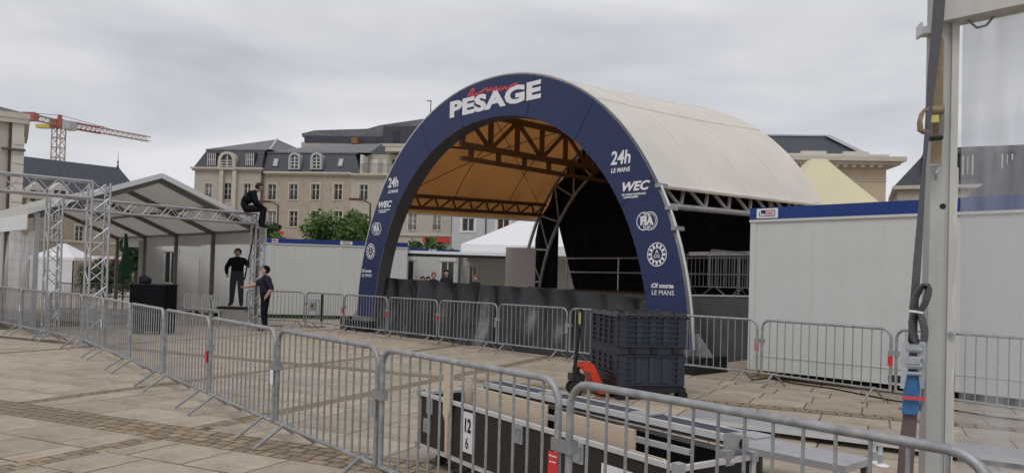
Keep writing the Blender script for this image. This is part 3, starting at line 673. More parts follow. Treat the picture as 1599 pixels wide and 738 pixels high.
# box truss gantries
def box_truss(parent, a, b, s, n, side=None, rC=.025, rL=.0125):
    a, b = Vector(a), Vector(b); d = (b - a).normalized(); x = d.cross(Vector((0, 0, 1)))
    if x.length < .05: x = Vector(side)
    x.normalize(); y = x.cross(d); cs = [(-1, -1), (1, -1), (1, 1), (-1, 1)]
    off = [(x * i + y * j) * s / 2 for i, j in cs]
    for o in off: MB().tube([a + o, b + o], rC, 8).build('chord', 'alu', parent, True)
    for f in range(4):
        o, p = off[f], off[(f + 1) % 4]
        for k in range(n):
            p0 = a.lerp(b, k / n) + (o if k % 2 == 0 else p); p1 = a.lerp(b, (k + 1) / n) + (p if k % 2 == 0 else o)
            MB().tube([p0, p1], rL, 5, False).build('lacing', 'alu', parent, True)
def gantry(label, A, B, top, s, towers, nb, nt):
    A, B = Vector((*A, 0)), Vector((*B, 0)); t = thing('truss_gantry', label, 'truss', (A.x, A.y, 0), 0, 'aluminium truss gantries'); D = B - A; D.z = 0; dn = D.normalized()
    box_truss(t, Vector((0, 0, top - s / 2)) + dn * (s / 2), D + Vector((0, 0, top - s / 2)) - dn * s * .5, s, nb)
    for k in towers:
        p = D * k; q = MB().box(-.3, .3, -.3, .3, .0, .03).build('base_plate', 'alu', t); q.location = p; q.rotation_euler = (0, 0, math.atan2(D.y, D.x))
        box_truss(t, p + Vector((0, 0, .03)), p + Vector((0, 0, top)), s, nt, dn)
    return t
T1 = AY(150, 430, 16.2); gantry('large bright box truss gantry reaching in from the left picture edge', (T1.x, T1.y), (T1.x - 5.2, T1.y - 4.9), 3.42, .34, (0,), 22, 11)
T2a, T2b = AY(81, 430, 18.2), AY(401, 430, 22.0)
gantry('slimmer box truss gantry in front of the marquee gable, carrying the sitting man', (T2a.x, T2a.y), (T2b.x, T2b.y), 3.29, .28, (0, 1), 22, 12)
# ================================================================== PEOPLE
def person(name, label, loc, rz, J, cols, hair='hair', cap=False, group=None, z=0.0):
    """J: joint overrides in a body frame facing -y"""
    t = thing(name, label, 'person', (loc[0], loc[1], z), rz, group)
    B = dict(pelvis=(0, 0, .95), waist=(0, 0, 1.08), chest=(0, 0, 1.30), collar=(0, 0, 1.44), neck=(0, -.01, 1.51), jaw=(0, -.03, 1.58), head=(0, -.02, 1.66), crown=(0, -.01, 1.725), nose=(0, -.115, 1.625),
             shL=(-.17, 0, 1.41), elL=(-.24, .02, 1.13), wrL=(-.25, -.05, .88), shR=(.17, 0, 1.41), elR=(.24, .02, 1.13), wrR=(.25, -.05, .88),
             hpL=(-.09, 0, .90), knL=(-.11, -.02, .50), anL=(-.12, .02, .10), toL=(-.14, -.15, .045), hpR=(.09, 0, .90), knR=(.11, -.02, .50), anR=(.12, .02, .10), toR=(.14, -.15, .045))
    B.update(J)
    rad = dict(pelvis=.15, waist=.145, chest=.165, collar=.115, neck=.052, jaw=.07, head=.088, crown=.075, nose=.014, sh=.09, el=.066, wr=.042, hp=.11, kn=.082, an=.062, to=.04)
    E = [('pelvis', 'waist', 1), ('waist', 'chest', 0), ('chest', 'collar', 0), ('collar', 'neck', 2), ('neck', 'jaw', 2), ('jaw', 'head', 2), ('head', 'crown', 2), ('head', 'nose', 2)]
    for s in 'LR': E += [('collar', 'sh' + s, 0), ('sh' + s, 'el' + s, 0), ('el' + s, 'wr' + s, 4), ('pelvis', 'hp' + s, 1), ('hp' + s, 'kn' + s, 1), ('kn' + s, 'an' + s, 1), ('an' + s, 'to' + s, 3)]
    # hands: palm, four fingers and a thumb
    for s in 'LR':
        w, e = Vector(B['wr' + s]), Vector(B['el' + s]); d = (w - e).normalized(); q = d.cross(Vector((0, 1, 0)));
        if q.length < .2: q = d.cross(Vector((1, 0, 0)))
        q.normalize(); c = q.cross(d) * (-1 if s == 'L' else 1)
        B['pm' + s] = tuple(w + d * .07); E.append(('wr' + s, 'pm' + s, 2))
        for k in range(4):
            f0 = w + d * .10 + q * (k - 1.5) * .021; f1 = f0 + d * (.045 - .006 * abs(k - 1.3)) + c * .022
            B['f%d%s' % (k, s)] = tuple(f0); B['g%d%s' % (k, s)] = tuple(f1); E += [('pm' + s, 'f%d%s' % (k, s), 2), ('f%d%s' % (k, s), 'g%d%s' % (k, s), 2)]
        B['th' + s] = tuple(w + d * .06 + q * .045 + c * .015); E.append(('pm' + s, 'th' + s, 2))
    names = list(B); ix = {n_: i for i, n_ in enumerate(names)}
    me = bpy.data.meshes.new('body'); me.from_pydata([B[n_] for n_ in names], [(ix[a], ix[b]) for a, b, _ in E], [])
    o = bpy.data.objects.new('tmp', me); COL.objects.link(o); o.modifiers.new('s', 'SKIN'); sub = o.modifiers.new('u', 'SUBSURF'); sub.levels = 2; sub.render_levels = 2
    for n_ in names:
        r = rad.get(n_) or rad.get(n_[:2]) or (.030 if n_[:2] == 'pm' else .0095)
        sv = me.skin_vertices[0].data[ix[n_]]; rx = r * (1.18 if n_ in ('chest', 'waist', 'pelvis') else 1); sv.radius = (rx, r); sv.use_root = n_ == 'pelvis'
    bpy.context.view_layer.update()
    ev = bpy.data.meshes.new_from_object(o.evaluated_get(bpy.context.evaluated_depsgraph_get())); bpy.data.objects.remove(o)
    ev.materials.clear()
    for c in cols: ev.materials.append(MATS[c])          # shirt, trousers, skin, shoes, forearm
    rr = lambda n_: rad.get(n_) or rad.get(n_[:2]) or (.030 if n_[:2] == 'pm' else .0095)
    segs = [(Vector(B[a]), Vector(B[b]), k, rr(a), rr(b)) for a, b, k in E]
    for p in ev.polygons:
        c = p.center; best = 9; mi = 0
        for a, b, k, ra_, rb_ in segs:
            ab = b - a; tt = max(0, min(1, (c - a).dot(ab) / max(ab.length_squared, 1e-9))); dd = (c - a - ab * tt).length
            dd -= ra_ + (rb_ - ra_) * tt
            if k == 2 and abs(ra_ - rad['collar']) < 1e-6: dd = (c - b).length - .03
            if dd < best: best = dd; mi = k
        p.material_index = mi; p.use_smooth = True
    obj('body', ev, t)
    h = Vector(B['head']); cr_ = Vector(B['crown']); ax = (cr_ - Vector(B['jaw'])).normalized(); nz = (Vector(B['nose']) - h); nz = (nz - ax * nz.dot(ax)).normalized(); sx = ax.cross(nz)
    bm = bmesh.new(); bmesh.ops.create_uvsphere(bm, u_segments=16, v_segments=12, radius=1)
    mt = Matrix((sx, nz, ax)).transposed()
    for v_ in bm.verts:
        p = v_.co.copy()
        if p.y > .25: p.z = max(p.z, .30 + .25 * p.y)
        else: p.z = max(p.z, -.75)
        v_.co = h + ax * .012 + mt @ Vector((p.x * .098, p.y * .108 - .008, p.z * .118))
    hm = bpy.data.meshes.new('hair'); bm.to_mesh(hm); bm.free(); hm.materials.append(MATS['shirt' if cap else hair])
    for p in hm.polygons: p.use_smooth = True
    obj('cap' if cap else 'hair', hm, t)
    if cap:
        c0 = h + ax * .052 + nz * .085; MB().add([c0 + sx * .075, c0 + sx * .06 + nz * .08 - ax * .012, c0 - sx * .06 + nz * .08 - ax * .012, c0 - sx * .075, c0 + sx * .075 + ax * .014, c0 + sx * .06 + nz * .08, c0 - sx * .06 + nz * .08, c0 - sx * .075 + ax * .014],
            [(0, 1, 2, 3), (4, 5, 6, 7), (0, 1, 5, 4), (1, 2, 6, 5), (2, 3, 7, 6), (3, 0, 4, 7)]).build('peak', 'shirt', t)
    for s_ in (-1, 1):
        e = h - ax * .005 + nz * .082 + sx * .032 * s_; MB().lathe([(.001, -.008), (.011, -.003), (.011, .004), (.001, .008)], e, 8).build('eye', 'hair', t); e2 = h - ax * .02 + sx * .092 * s_
        MB().lathe([(.002, -.03), (.014, -.015), (.017, .01), (.012, .03), (.002, .034)], e2, 8).build('ear', 'skin', t, True)
    return t
dark = ['shirt', 'trouser_grey', 'skin', 'shoe', 'shirt']; tee = ['navy', 'trouser', 'skin', 'shoe', 'skin']
m1 = AY(369, 470, 24.0)
person('person', 'man in black sweater and dark trousers standing on a grey block, holding a cable', (m1.x, m1.y), R(8),
       dict(elL=(-.30, .03, 1.17), wrL=(-.24, -.12, .98), elR=(.33, -.05, 1.22), wrR=(.36, -.22, 1.40), jaw=(.0, -.055, 1.575), head=(.01, -.06, 1.655), crown=(.01, -.05, 1.72), nose=(.025, -.155, 1.615), anL=(-.13, .0, .10), toL=(-.16, -.16, .045), anR=(.13, 0, .10), toR=(.16, -.16, .045)), dark, z=.56).scale = (1.14, 1.14, 1.02)
m2 = AY(413, 500, 21.4)
person('person', 'man in dark tee shirt and black cap standing on the paving, arm stretched out', (m2.x, m2.y), R(-68),
       dict(shL=(-.17, -.02, 1.41), elL=(-.20, -.22, 1.26), wrL=(-.17, -.44, 1.20), shR=(.17, .02, 1.41), elR=(.30, .13, 1.16), wrR=(.22, .02, .98)), tee, cap=True).scale = (1.12, 1.12, 1.03)
m3 = AY(384, 333, 21.4)
person('person', 'man in black jacket sitting on the end of the truss gantry, looking down', (m3.x, m3.y), R(112),
       dict(pelvis=(0, .06, .95), waist=(0, .04, 1.08), chest=(0, -.08, 1.28), collar=(0, -.17, 1.38), neck=(0, -.23, 1.44), jaw=(0, -.29, 1.49), head=(0, -.31, 1.56), crown=(0, -.30, 1.63), nose=(0, -.40, 1.51), shL=(-.17, -.15, 1.36), elL=(-.23, -.24, 1.08), wrL=(-.15, -.42, .97), shR=(.17, -.15, 1.36), elR=(.23, -.24, 1.08), wrR=(.15, -.42, .97),
            hpL=(-.10, .0, .94), knL=(-.12, -.42, .95), anL=(-.12, -.40, .50), toL=(-.13, -.56, .44), hpR=(.10, .0, .94), knR=(.12, -.42, .94), anR=(.12, -.36, .50), toR=(.13, -.52, .44)), ['shirt', 'trouser', 'skin', 'shoe', 'shirt'], z=3.30 - .83).scale = (1.12, 1.1, 1.0)
for px, hr, lb, yy, zz in ((660, 'hair', 'dark haired person behind the stage, leftmost, only the crown showing', 30.4, -.10), (668.5, 'hair', 'dark haired person behind the stage next to the red haired one', 30.8, -.10), (677, 'hair_red', 'red haired person behind the stage, head above the deck edge', 30.2, .08), (697, 'hair', 'tall dark haired person behind the stage in front of a cabin window', 31.0, .20), (742, 'hair_red', 'person behind the stage near the dark doorway', 31.5, .02)):
    p = AY(px, 430, yy); person('person', lb, (p.x, p.y), random.uniform(-.5, .5), {}, ['navy', 'trouser', 'skin', 'shoe', 'navy'], hr, group='people behind the stage', z=0).scale = (1, 1, 1 + zz * .55)
# ================================================================== SMALL THINGS BY THE MARQUEE
bl = thing('concrete_block', 'grey tapered block with a dark board on top under the standing man', 'block', (m1.x, m1.y, 0), R(6))
MB().prism([(-.44, 0), (.46, 0), (.36, .49), (-.32, .49)], -.3, .3).build('body', 'concrete', bl); MB().box(-.5, .46, -.33, .33, .492, .555).build('board', 'black', bl)
def chair(label, x, y, rz):
    t = thing('plastic_chair', label, 'chair', (x, y, 0), rz, 'white plastic chairs under the marquee')
    MB().box(-.22, .22, -.22, .22, .43, .455).build('seat', 'chair', t)
    for sx_ in (-1, 1):
        MB().tube([(sx_ * .20, -.2, 0), (sx_ * .19, -.18, .43)], .021, 6).build('leg', 'chair', t, True); MB().tube([(sx_ * .21, .26, 0), (sx_ * .19, .19, .43)], .016, 6).build('leg', 'chair', t, True)
    MB().tube([(-.19, .2, .43), (-.20, .25, .72), (-.13, .27, .86), (0, .275, .89), (.13, .27, .86), (.20, .25, .72), (.19, .2, .43)], .024, 6).build('back_frame', 'chair', t, True)
    for x_ in (-.09, 0, .09): MB().tube([(x_, .2, .44), (x_, .27, .86)], .016, 5).build('back_slat', 'chair', t, True)
for px, yy, rz, lb in ((303, 24.6, 1.1, 'leftmost white plastic chair of the four under the marquee'), (316, 24.4, 1.2, 'second white plastic chair from the left under the marquee'), (331, 24.0, 1.0, 'third white plastic chair, near the grey block'), (343, 23.8, 1.1, 'rightmost white plastic chair beside the grey block')):
    p = AY(px, 480, yy); chair(lb, p.x, p.y, rz)
p = AY(240, 460, 19.6); cb = thing('black_cabinet', 'tall black covered cabinet standing under the marquee', 'cabinet', (p.x, p.y, 0), R(-5))
MB().box(-.46, .46, -.3, .3, .08, 1.24).build('body', 'black_cloth', cb); MB().box(-.475, .475, -.315, .315, 1.242, 1.27).build('top', 'black_plastic', cb)
for x in (-.38, .38): MB().tube([(x, -.3, .04), (x, .3, .04)], .04, 8).build('wheel', 'rubber', cb)
def blob(c, r, n=9):
    bm = bmesh.new(); bmesh.ops.create_icosphere(bm, subdivisions=2, radius=1)
    for v_ in bm.verts: k = 1 + random.uniform(-.18, .18); v_.co = Vector((v_.co.x * r[0] * k, v_.co.y * r[1] * k, v_.co.z * r[2] * k)) + Vector(c)
    me = bpy.data.meshes.new('bundle'); bm.to_mesh(me); bm.free(); return me
bu = MB(); me = blob((0, 0, .1), (.17, .14, .12)); me.materials.append(M['navy']); p2 = AY(226, 440, 19.5)
tag(obj('cloth_bundle', me, None, (p2.x, p2.y, 1.26)), 'crumpled dark blue cloth lying on the black cabinet', 'cloth')
p = AY(193, 430, 26.5); pa = thing('closed_parasol', 'closed green parasol on a dark pole behind the marquee post', 'parasol', (p.x, p.y, 0))
MB().tube([(0, 0, 0), (0, 0, 2.85)], .025, 8).build('pole', 'brown_pole', pa); MB().lathe([(.02, 2.85), (.06, 2.5), (.13, 2.1), (.19, 1.7), (.17, 1.35), (.06, 1.3)], (.06, 0, 0), 7).build('canopy', 'green_cloth', pa); MB().lathe([(.3, 0), (.3, .06), (.04, .08)], n=12).build('base', 'concrete', pa)
for i, (pa_, pb_, yy, lb) in enumerate(((88, 128, 27, 'crowd barrier behind the marquee, left of the big truss tower'), (128, 172, 27.4, 'crowd barrier behind the marquee, seen through the big truss tower'), (172, 222, 26.6, 'crowd barrier behind the marquee below the green parasol'))):
    a, b_ = AY(pa_, 450, yy), AY(pb_, 450, yy - .8 + .5 * i); barrier((a.x, a.y, 0), (b_.x, b_.y, 0), lb, 'crowd barriers behind the marquee', None)
p = G(489, 510); fs = thing('steel_base', 'small grey steel base frame with a dark upright behind the far barriers', 'base frame', (p.x, p.y, 0), R(-20))
MB().box(-.13, .05, -.03, .03, .5, .78).build('plate', 'zinc_light', fs); [MB().tube([(x, 0, .24), (x, 0, .84)], .012, 6).build('rod', 'galv', fs) for x in (-.28, -.18, .1, .2)]; MB().tube([(-.29, 0, .84), (.28, 0, .84)], .014, 6).build('top_rod', 'galv', fs); MB().tube([(-.29, 0, .5), (-.13, 0, .5)], .012, 6).build('mid_rod', 'galv', fs); MB().box(.27, .33, -.04, .04, .2, 1.02).build('upright', 'black', fs); MB().box(-.1, .0, -.05, -.031, .62, .7).build('latch', 'beam_dark', fs)
for x in (-.3, .3):
    MB().tube([(x, -.25, .02), (x, .25, .02)], .02, 6).build('foot_bar', 'galv', fs); MB().tube([(x, 0, .02), (x, 0, .25)], .02, 6).build('strut', 'galv', fs)
MB().tube([(-.3, -.25, .02), (.3, -.25, .02)], .02, 6).build('cross_bar', 'galv', fs)
cab = lambda lb, pts, r=.012: tag(MB().tube(pts, r, 6).build('cable', 'cable', None, True), lb, 'cable')
cab('black cable lying along the foot of the big white cabin', [G(*q, .012) for q in ((1166, 583), (1176, 592), (1200, 590), (1240, 598), (1300, 606), (1390, 624), (1430, 630), (1490, 640), (1550, 650), (1640, 660))])
cab('short black cable on the paving beside the man in the cap', [G(*q, .012) for q in ((418, 509), (430, 508), (442, 508.5))])
cab('black cable hanging down the slim truss tower by the standing man', [AY(398, 348, 21.9), AY(396, 365, 21.8), AY(393, 385, 21.8), AY(388, 405, 21.9), AY(384, 425, 22), AY(382, 436, 22.2)], .022)
# grass strip under the cabins
def blades(cx, cy, ang, ln, n):
    b = MB()
    for _ in range(n):
        u, v_ = random.uniform(0, ln), random.uniform(-.25, .25); x = cx + math.cos(ang) * u - math.sin(ang) * v_; y = cy + math.sin(ang) * u + math.cos(ang) * v_; h = random.uniform(.04, .14); w = .03; a = random.random() * 6.3
        b.quad((x, y, 0), (x + w * math.cos(a), y + w * math.sin(a), 0), (x + random.uniform(-.04, .04), y + random.uniform(-.04, .04), h))
    return b
p = CL.w(-.2, -.1, 0); tag(blades(p.x, p.y, CL.a, 2.6, 900).build('grass_strip', 'grass'), 'strip of grass at the foot of the left cabins', 'grass', kind='stuff')
# ================================================================== PALLET BOX AND TRUCK
PB = Vector((1.52, 10.75, 0)); pb = thing('pallet_box', 'large dark blue grey plastic pallet box covered with black sheeting', 'box', PB, R(12))
Wb, Db = .99, 1.2; Z0, Z1 = .17, 1.19
def ribbed(lo, hi, axis):
    """one box wall with recessed panels, ribs and posts; axis 'x' front, 'y' left side"""
    ln = Wb if axis == 'x' else Db; parts = []
    def bx(nm, a0, a1, z0, z1, pr, m='box_blue', par=pb):
        if axis == 'x': return MB().box(a0, a1, -pr, 0, z0, z1).build(nm, m, par)
        return MB().box(-pr, 0, a0, a1, z0, z1).build(nm, m, par)
    for a in (0.0, ln - .11): bx('corner_column', a, a + .11, lo, hi, .022)
    for a in (ln * .26, ln * .46, ln * .66): bx('column', a, a + ln * .08, lo + .03, hi - .03, .018)
    nz = max(3, int((hi - lo) / .075))
    for k in range(nz + 1):
        z = lo + (hi - lo - .014) * k / nz
        if axis == 'y' or k in (0, nz) or (hi > 1 and k % 1 == 0): bx('rib', .0, ln, z, z + .014, .03)
        else: bx('rib', .0, ln * .2, z, z + .014, .03); bx('rib', ln * .82, ln, z, z + .014, .03)
MB().box(.002, Wb, .002, Db, Z0, Z1).build('shell', 'box_blue', pb)
for ax in 'xy': ribbed(Z0 + .03, .62, ax); ribbed(.74, Z1, ax)
for a in (.16, .48, .80): MB().box(a, a + .09, -.035, 0, .645, .725).build('latch', 'black_plastic', pb)
MB().box(-.012, Wb + .012, -.018, 0, .63, .638).box(-.012, Wb + .012, -.018, 0, .732, .74).build('seam', 'black_plastic', pb)
MB().grid(lambda u, v: (-.05 + (Wb + .1) * u, -.05 + (Db + .1) * v, Z1 + .02 + .018 * math.sin(u * 23) * math.sin(v * 17) + (-.05 if u in (0, 1) or v in (0, 1) else 0) + .012 * math.sin(u * 61)), 40, 24).build('black_sheeting', 'pvc_black', pb, True)
MB().box(-.02, Wb + .02, -.03, Db + .02, .10, Z0).build('pallet_deck', 'black_plastic', pb)
for x in (.0, .44, .90):
    for y in (-.025, .55, 1.1): MB().box(x, x + .14, y, y + .14, 0, .098).build('pallet_foot', 'black_plastic', pb)
MB().box(-.03, .02, -.02, .9, .17, .34).build('side_flap', 'black_plastic', pb)
pj = thing('pallet_truck', 'red hand pallet truck with black handle parked under the plastic box', 'pallet truck', PB + Vector((-.47, .42, 0)), R(12))
for y in (-.18, .18): MB().box(.2, 1.28, y - .07, y + .07, .045, .094).build('fork', 'jack_red', pj)
MB().prism([(-.02, .44), (.12, .46), (.30, .10), (.16, .08), (.08, .34), (-.02, .37)], -.2, .2).build('chassis', 'jack_red', pj)
MB().tube([(-.08, 0, .12), (-.08, 0, .40)], .055, 10).build('pump', 'black_plastic', pj, True); MB().box(-.17, .02, -.12, .12, .20, .30).build('pump_block', 'black_plastic', pj)
for y in (-.09, .09): w = MB().tube([(-.10, y - .03, .10), (-.10, y + .03, .10)], .10, 18).build('wheel', 'rubber', pj, True); MB().tube([(-.10, y - .034, .10), (-.10, y + .034, .10)], .05, 12).build('hub', 'beam_dark', w, True)
MB().tube([(-.10, 0, .40), (-.05, 0, .96)], .028, 8).build('drawbar', 'black_plastic', pj, True)
MB().tube([(-.05 + .6 * q, q, z) for q, z in ((0, .94), (-.12, 1.02), (-.13, 1.16), (-.08, 1.22), (.08, 1.22), (.13, 1.16), (.12, 1.02), (0, .94))], .018, 8).build('handle', 'black_plastic', pj, True)
MB().box(-.06, -.035, -.014, .014, 1.02, 1.19).build('lever', 'yellow', pj)
# ================================================================== FLIGHT CASE AND PARTS
FC = Frame(-.77, 6.82, -55.6); fc = thing('flight_case', 'long open black flight case with silver edges and a paper sheet numbered 12', 'flight case', FC.o, FC.a); CW, CD, C0, C1 = 3.06, .62, .14, .62
th = .012
MB().box(0, CW, 0, th, C0, C1 - .03).build('front_wall', 'case_brown', fc); MB().box(0, th, th, CD, C0, C1 - .03).build('end_wall', 'case_brown', fc); MB().box(CW - th, CW, th, CD, C0, C1 - .03).build('end_wall', 'case_dark', fc)
MB().box(th, CW - th, CD - th, CD, C0, C1 - .03).build('back_wall', 'case_dark', fc); MB().box(th, CW - th, th, CD - th, C0, C0 + .015).build('floor', 'case_dark', fc)
def edge(a, b): MB().bar(a, b, .03, .03).build('edge_profile', 'alu_white', fc)
for z in (C0 + .012, C1 - .018):
    edge((.02, -.003, z), (CW - .02, -.003, z)); edge((.02, CD + .003, z), (CW - .02, CD + .003, z)); edge((-.003, .02, z), (-.003, CD - .02, z)); edge((CW + .003, .02, z), (CW + .003, CD - .02, z))
for x in (-.004, CW + .004):
    for y in (-.004, CD + .004): MB().bar((x, y, C0), (x, y, C1), .032, .032, (0, 1, 0)).build('corner_profile', 'alu_white', fc); [MB().box(x - .028, x + .028, y - .028, y + .028, z - .028, z + .028).build('ball_corner', 'steel', fc) for z in (C0 + .012, C1 - .014)]
for x in (.18, CW - .18):
    for y in (.12, CD - .12):
        c = MB().box(x - .04, x + .04, y - .04, y + .04, .095, C0 - .001).build('caster', 'black_plastic', fc); MB().tube([(x - .018, y, .05), (x + .018, y, .05)], .05, 12).build('wheel', 'rubber', c, True)
for x in (FC.hit(811, 690)[0], FC.hit(672, 650)[0], 2.2):
    l = MB().box(x - .05, x + .05, -.014, -.002, C1 - .17, C1 - .03).build('butterfly_latch', 'steel', fc); MB().box(x - .028, x + .028, -.022, -.0145, C1 - .15, C1 - .06).build('latch_wing', 'galv', l)
for z0_, z1_ in ((C1 - .15, C1 - .03), (C1 - .30, C1 - .19)):
    l = (MB().box(-.014, -.002, .24, .38, z0_, z1_) if z0_ > .45 else MB().box(.08, .20, -.014, -.002, z0_ - .04, z1_ - .03)).build('end_latch', 'steel', fc); (MB().box(-.02, -.0145, .27, .35, z0_ + .02, z1_ - .02) if z0_ > .45 else MB().box(.10, .18, -.02, -.0145, z0_ - .02, z1_ - .05)).build('latch_wing', 'galv', l)
x0, _ = FC.hit(720, 690); x1, _ = FC.hit(740, 690)
sh = MB().box(x0, x1, -.004, -.0005, .24, .56).build('paper_sheet', 'paper', fc); text('12', .15, 'black', sh, wall_mtx((x0 + x1) / 2, -.006, .45), .004, xs=.75); text('6', .13, 'black', sh, wall_mtx((x0 + x1) / 2, -.006, .31), .0, xs=.75)
x0, _ = FC.hit(962, 730); x1, _ = FC.hit(997, 730); MB().box(2.42, 2.70, -.004, -.0005, .30, .50).build('paper_sheet', 'paper', fc)
def ply(label, x0, x1, y, z0, z1, r=0.0, tilt=0.0, poly=None):
    pts = poly or [(x0, z0), (x1, z0), (x1, z1 - r), (x1 - r * .3, z1 - r * .3), (x1 - r, z1), (x0, z1)] if (r or poly) else [(x0, z0), (x1, z0), (x1, z1), (x0, z1)]
    o = MB().prism(pts, -.009, .009).build('plywood_panel', 'plywood', None, False, FC.w(0, y, 0), FC.a); tag(o, label, 'plywood', 'plywood panels in the flight case')
ply('long plywood panel in the flight case, behind the number sheet', .62, 1.63, .16, C0 + .02, .73)
ply('second plywood panel in the flight case, behind the barrier joint', 1.68, 2.5, .20, C0 + .02, .70)
ply('plywood panel with rounded corner in the right end of the flight case', 2.56, 2.90, .10, C0 + .02, .60, .05)
ply('narrow pointed plywood strip over the left corner of the flight case', 0, 0, -.03, 0, 0, poly=[(.40 + x, z) for x, z in ((.06, .50), (.10, .44), (.11, .16), (.145, .16), (.145, .46), (.19, .62), (.20, .96), (.06, .96))])
ply('short plywood offcut beside the left end of the flight case', .34, .44, .25, C0 + .02, .76)
# aluminium rail lying over the case
RB = Frame(*G(757, 604, .70)[:2], -53.2); rl = thing('aluminium_rail', 'long aluminium rail with dark carpet strip resting on the flight case', 'rail', RB.o, RB.a); RLn = 2.5
MB().box(0, RLn, 0, .03, .700, .74).build('side_profile', 'alu_white', rl); MB().box(0, RLn, .19, .22, .63, .74).build('side_profile', 'alu_white', rl); MB().box(.01, RLn - .01, .031, .189, .68, .737).build('carpet_strip', 'carpet', rl)
MB().box(RLn, RLn + .012, -.005, .225, .60, .745).build('end_plate', 'steel', rl); MB().tube([(RLn + .0125, .16, .67), (RLn + .016, .16, .67)], .03, 12).build('end_hole', 'black', rl)
MB().box(-.012, -.001, -.005, .225, .62, .745).build('end_plate', 'steel', rl)
MB().bar((.25, -.06, .60), (RLn - .2, -.06, .60), .03, .035).build('lower_profile', 'alu_white', rl)
for x in (.7, 1.7, 2.55): MB().box(x - .03, x + .03, -.08, -.001, .575, .66).build('bracket', 'galv', rl); MB().box(x, x + .16, .02, .20, .7405, .752).build('cross_plate', 'alu', rl)
# low grey tray and flat panel on the paving
tp = G(1195, 702, .30); TR = Frame(tp.x, tp.y, -47); tr = thing('low_platform', 'low grey metal platform on short legs right of the flight case', 'platform', TR.o, TR.a)
MB().box(-.35, .66, -.02, .46, .245, .30).build('top', 'alu', tr)
for x in (-.3, .60):
    for y in (.03, .40): MB().box(x, x + .04, y, y + .04, 0, .244).build('leg', 'beam_dark', tr)
pp = G(1063, 651, .09); PL = Frame(pp.x, pp.y, -33); pl = thing('flat_panel', 'long flat grey metal panel lying raised above the paving', 'panel', PL.o, PL.a)
MB().box(0, 4.2, 0, .55, .07, .10).build('sheet', 'alu', pl); MB().box(0, 4.2, -.012, -.0005, .055, .10).build('front_edge', 'alu_white', pl)
for x in (.25, 1.5, 2.8, 3.9): MB().box(x, x + .12, .05, .5, 0, .069).build('spacer', 'black', pl)
for k, (px, py) in enumerate(((1364, 722), (1374, 727))):
    q = G(px, py); f = thing('levelling_foot', ['left small chrome levelling foot on the paving', 'right small chrome levelling foot on the paving'][k], 'levelling foot', q, R(-30), 'levelling feet')
    MB().lathe([(.001, .012), (.02, .03), (.024, .05), (.022, .09), (.026, .095), (.026, .11), (.022, .115), (.022, .19), (.001, .19)], (0, 0, 0), 12).build('screw', 'steel', f, True); MB().lathe([(.001, 0), (.06, 0), (.062, .012), (.03, .024), (.001, .026)], (.02, 0, 0), 14).build('pad', 'chair', f, True)
# ================================================================== RIGHT TENT POST, STRAPS, CLEAR SHEET
TP = AY(1466, 430, 3.1); TF = Frame(TP.x, TP.y, -48)
tpz = 3.3
post = thing('tent_post', 'pale aluminium tent post with eave beam close to the camera on the right', 'tent post', (TP.x, TP.y, 0), R(-14))
MB().box(-.046, .008, -.035, .06, 0, tpz).build('profile', 'post', post); MB().box(.0085, .022, -.028, .06, 0, tpz).build('groove', 'post', post); MB().box(.0225, .048, -.04, .06, 0, tpz).build('keder_rail', 'post_rail', post)
MB().box(-.08, -.0465, -.01, .05, 2.672, 2.70).build('bracket_arm', 'alu_white', post); MB().box(-.09, -.08, -.015, .05, 2.665, 2.715).build('bracket_hook', 'alu_white', post)
MB().tube([(.0, -.0355, 1.965), (.0, -.034, 1.965)], .012, 12).build('hook_hole', 'black', post)
bmx = MB(); bmx.box(0.0, 3.2, -.045, .06, 2.70, 2.87); eb = bmx.build('eave_beam', 'post_rail', post); eb.rotation_euler = (0, 0, R(-34)); eb.location = (-.01, -.02, 0)
MB().tube([(.07, -.06, 2.70), (.10, -.07, 2.665), (.13, -.08, 2.67), (.16, -.09, 2.71)], .005, 6).build('wire_hook', 'galv', post, True)
sh = thing('clear_sheet', 'wrinkled clear plastic tent wall hanging right of the post', 'plastic sheet', (TP.x, TP.y, 0), R(-48))
MB().grid(lambda u, v: (.065 + 2.6 * u, .02 + .012 * math.sin(u * 60 + 2 * math.sin(v * 5)) * (1 - .4 * v) + .02 * math.sin(u * 17 + v * 3), .02 + 2.70 * v), 60, 24).build('plastic', 'clear_pvc', sh, True)
MB().grid(lambda u, v: (.036 + .03 * u, -.006 + .006 * math.sin(v * 40), .02 + 2.1 * v), 3, 40).build('hem', 'hem', sh, True)
MB().lathe([(.006, 0), (.013, 0), (.013, .004), (.006, .004)], (0, 0, 0), 14).build('eyelet', 'steel', sh).matrix_local = Matrix.Translation((.056, -.02, 1.455)) @ Matrix.Rotation(R(90), 4, 'X')
def ribbon(pts, w, m, nm, parent, thick=.003, wdir=None):
    b = MB(); pts = [Vector(p) for p in pts]; wd = Vector(wdir or (1, 0, 0)); vs = []
    for i, p in enumerate(pts):
        d = (pts[min(i + 1, len(pts) - 1)] - pts[max(i - 1, 0)]).normalized(); x = (wd - d * wd.dot(d)).normalized(); n_ = d.cross(x); ww = w[i] if isinstance(w, (list, tuple)) else w
        vs += [p + x * ww / 2 - n_ * thick, p - x * ww / 2 - n_ * thick, p - x * ww / 2 + n_ * thick, p + x * ww / 2 + n_ * thick]
    b.add(vs, [(4 * i + k, 4 * i + (k + 1) % 4, 4 * i + 4 + (k + 1) % 4, 4 * i + 4 + k) for i in range(len(pts) - 1) for k in range(4)] + [(0, 1, 2, 3), tuple(4 * len(pts) - 4 + k for k in range(4))])
    return b.build(nm, m, parent, True)
def S(px, py, Y=2.98): return AY(px, py, Y)
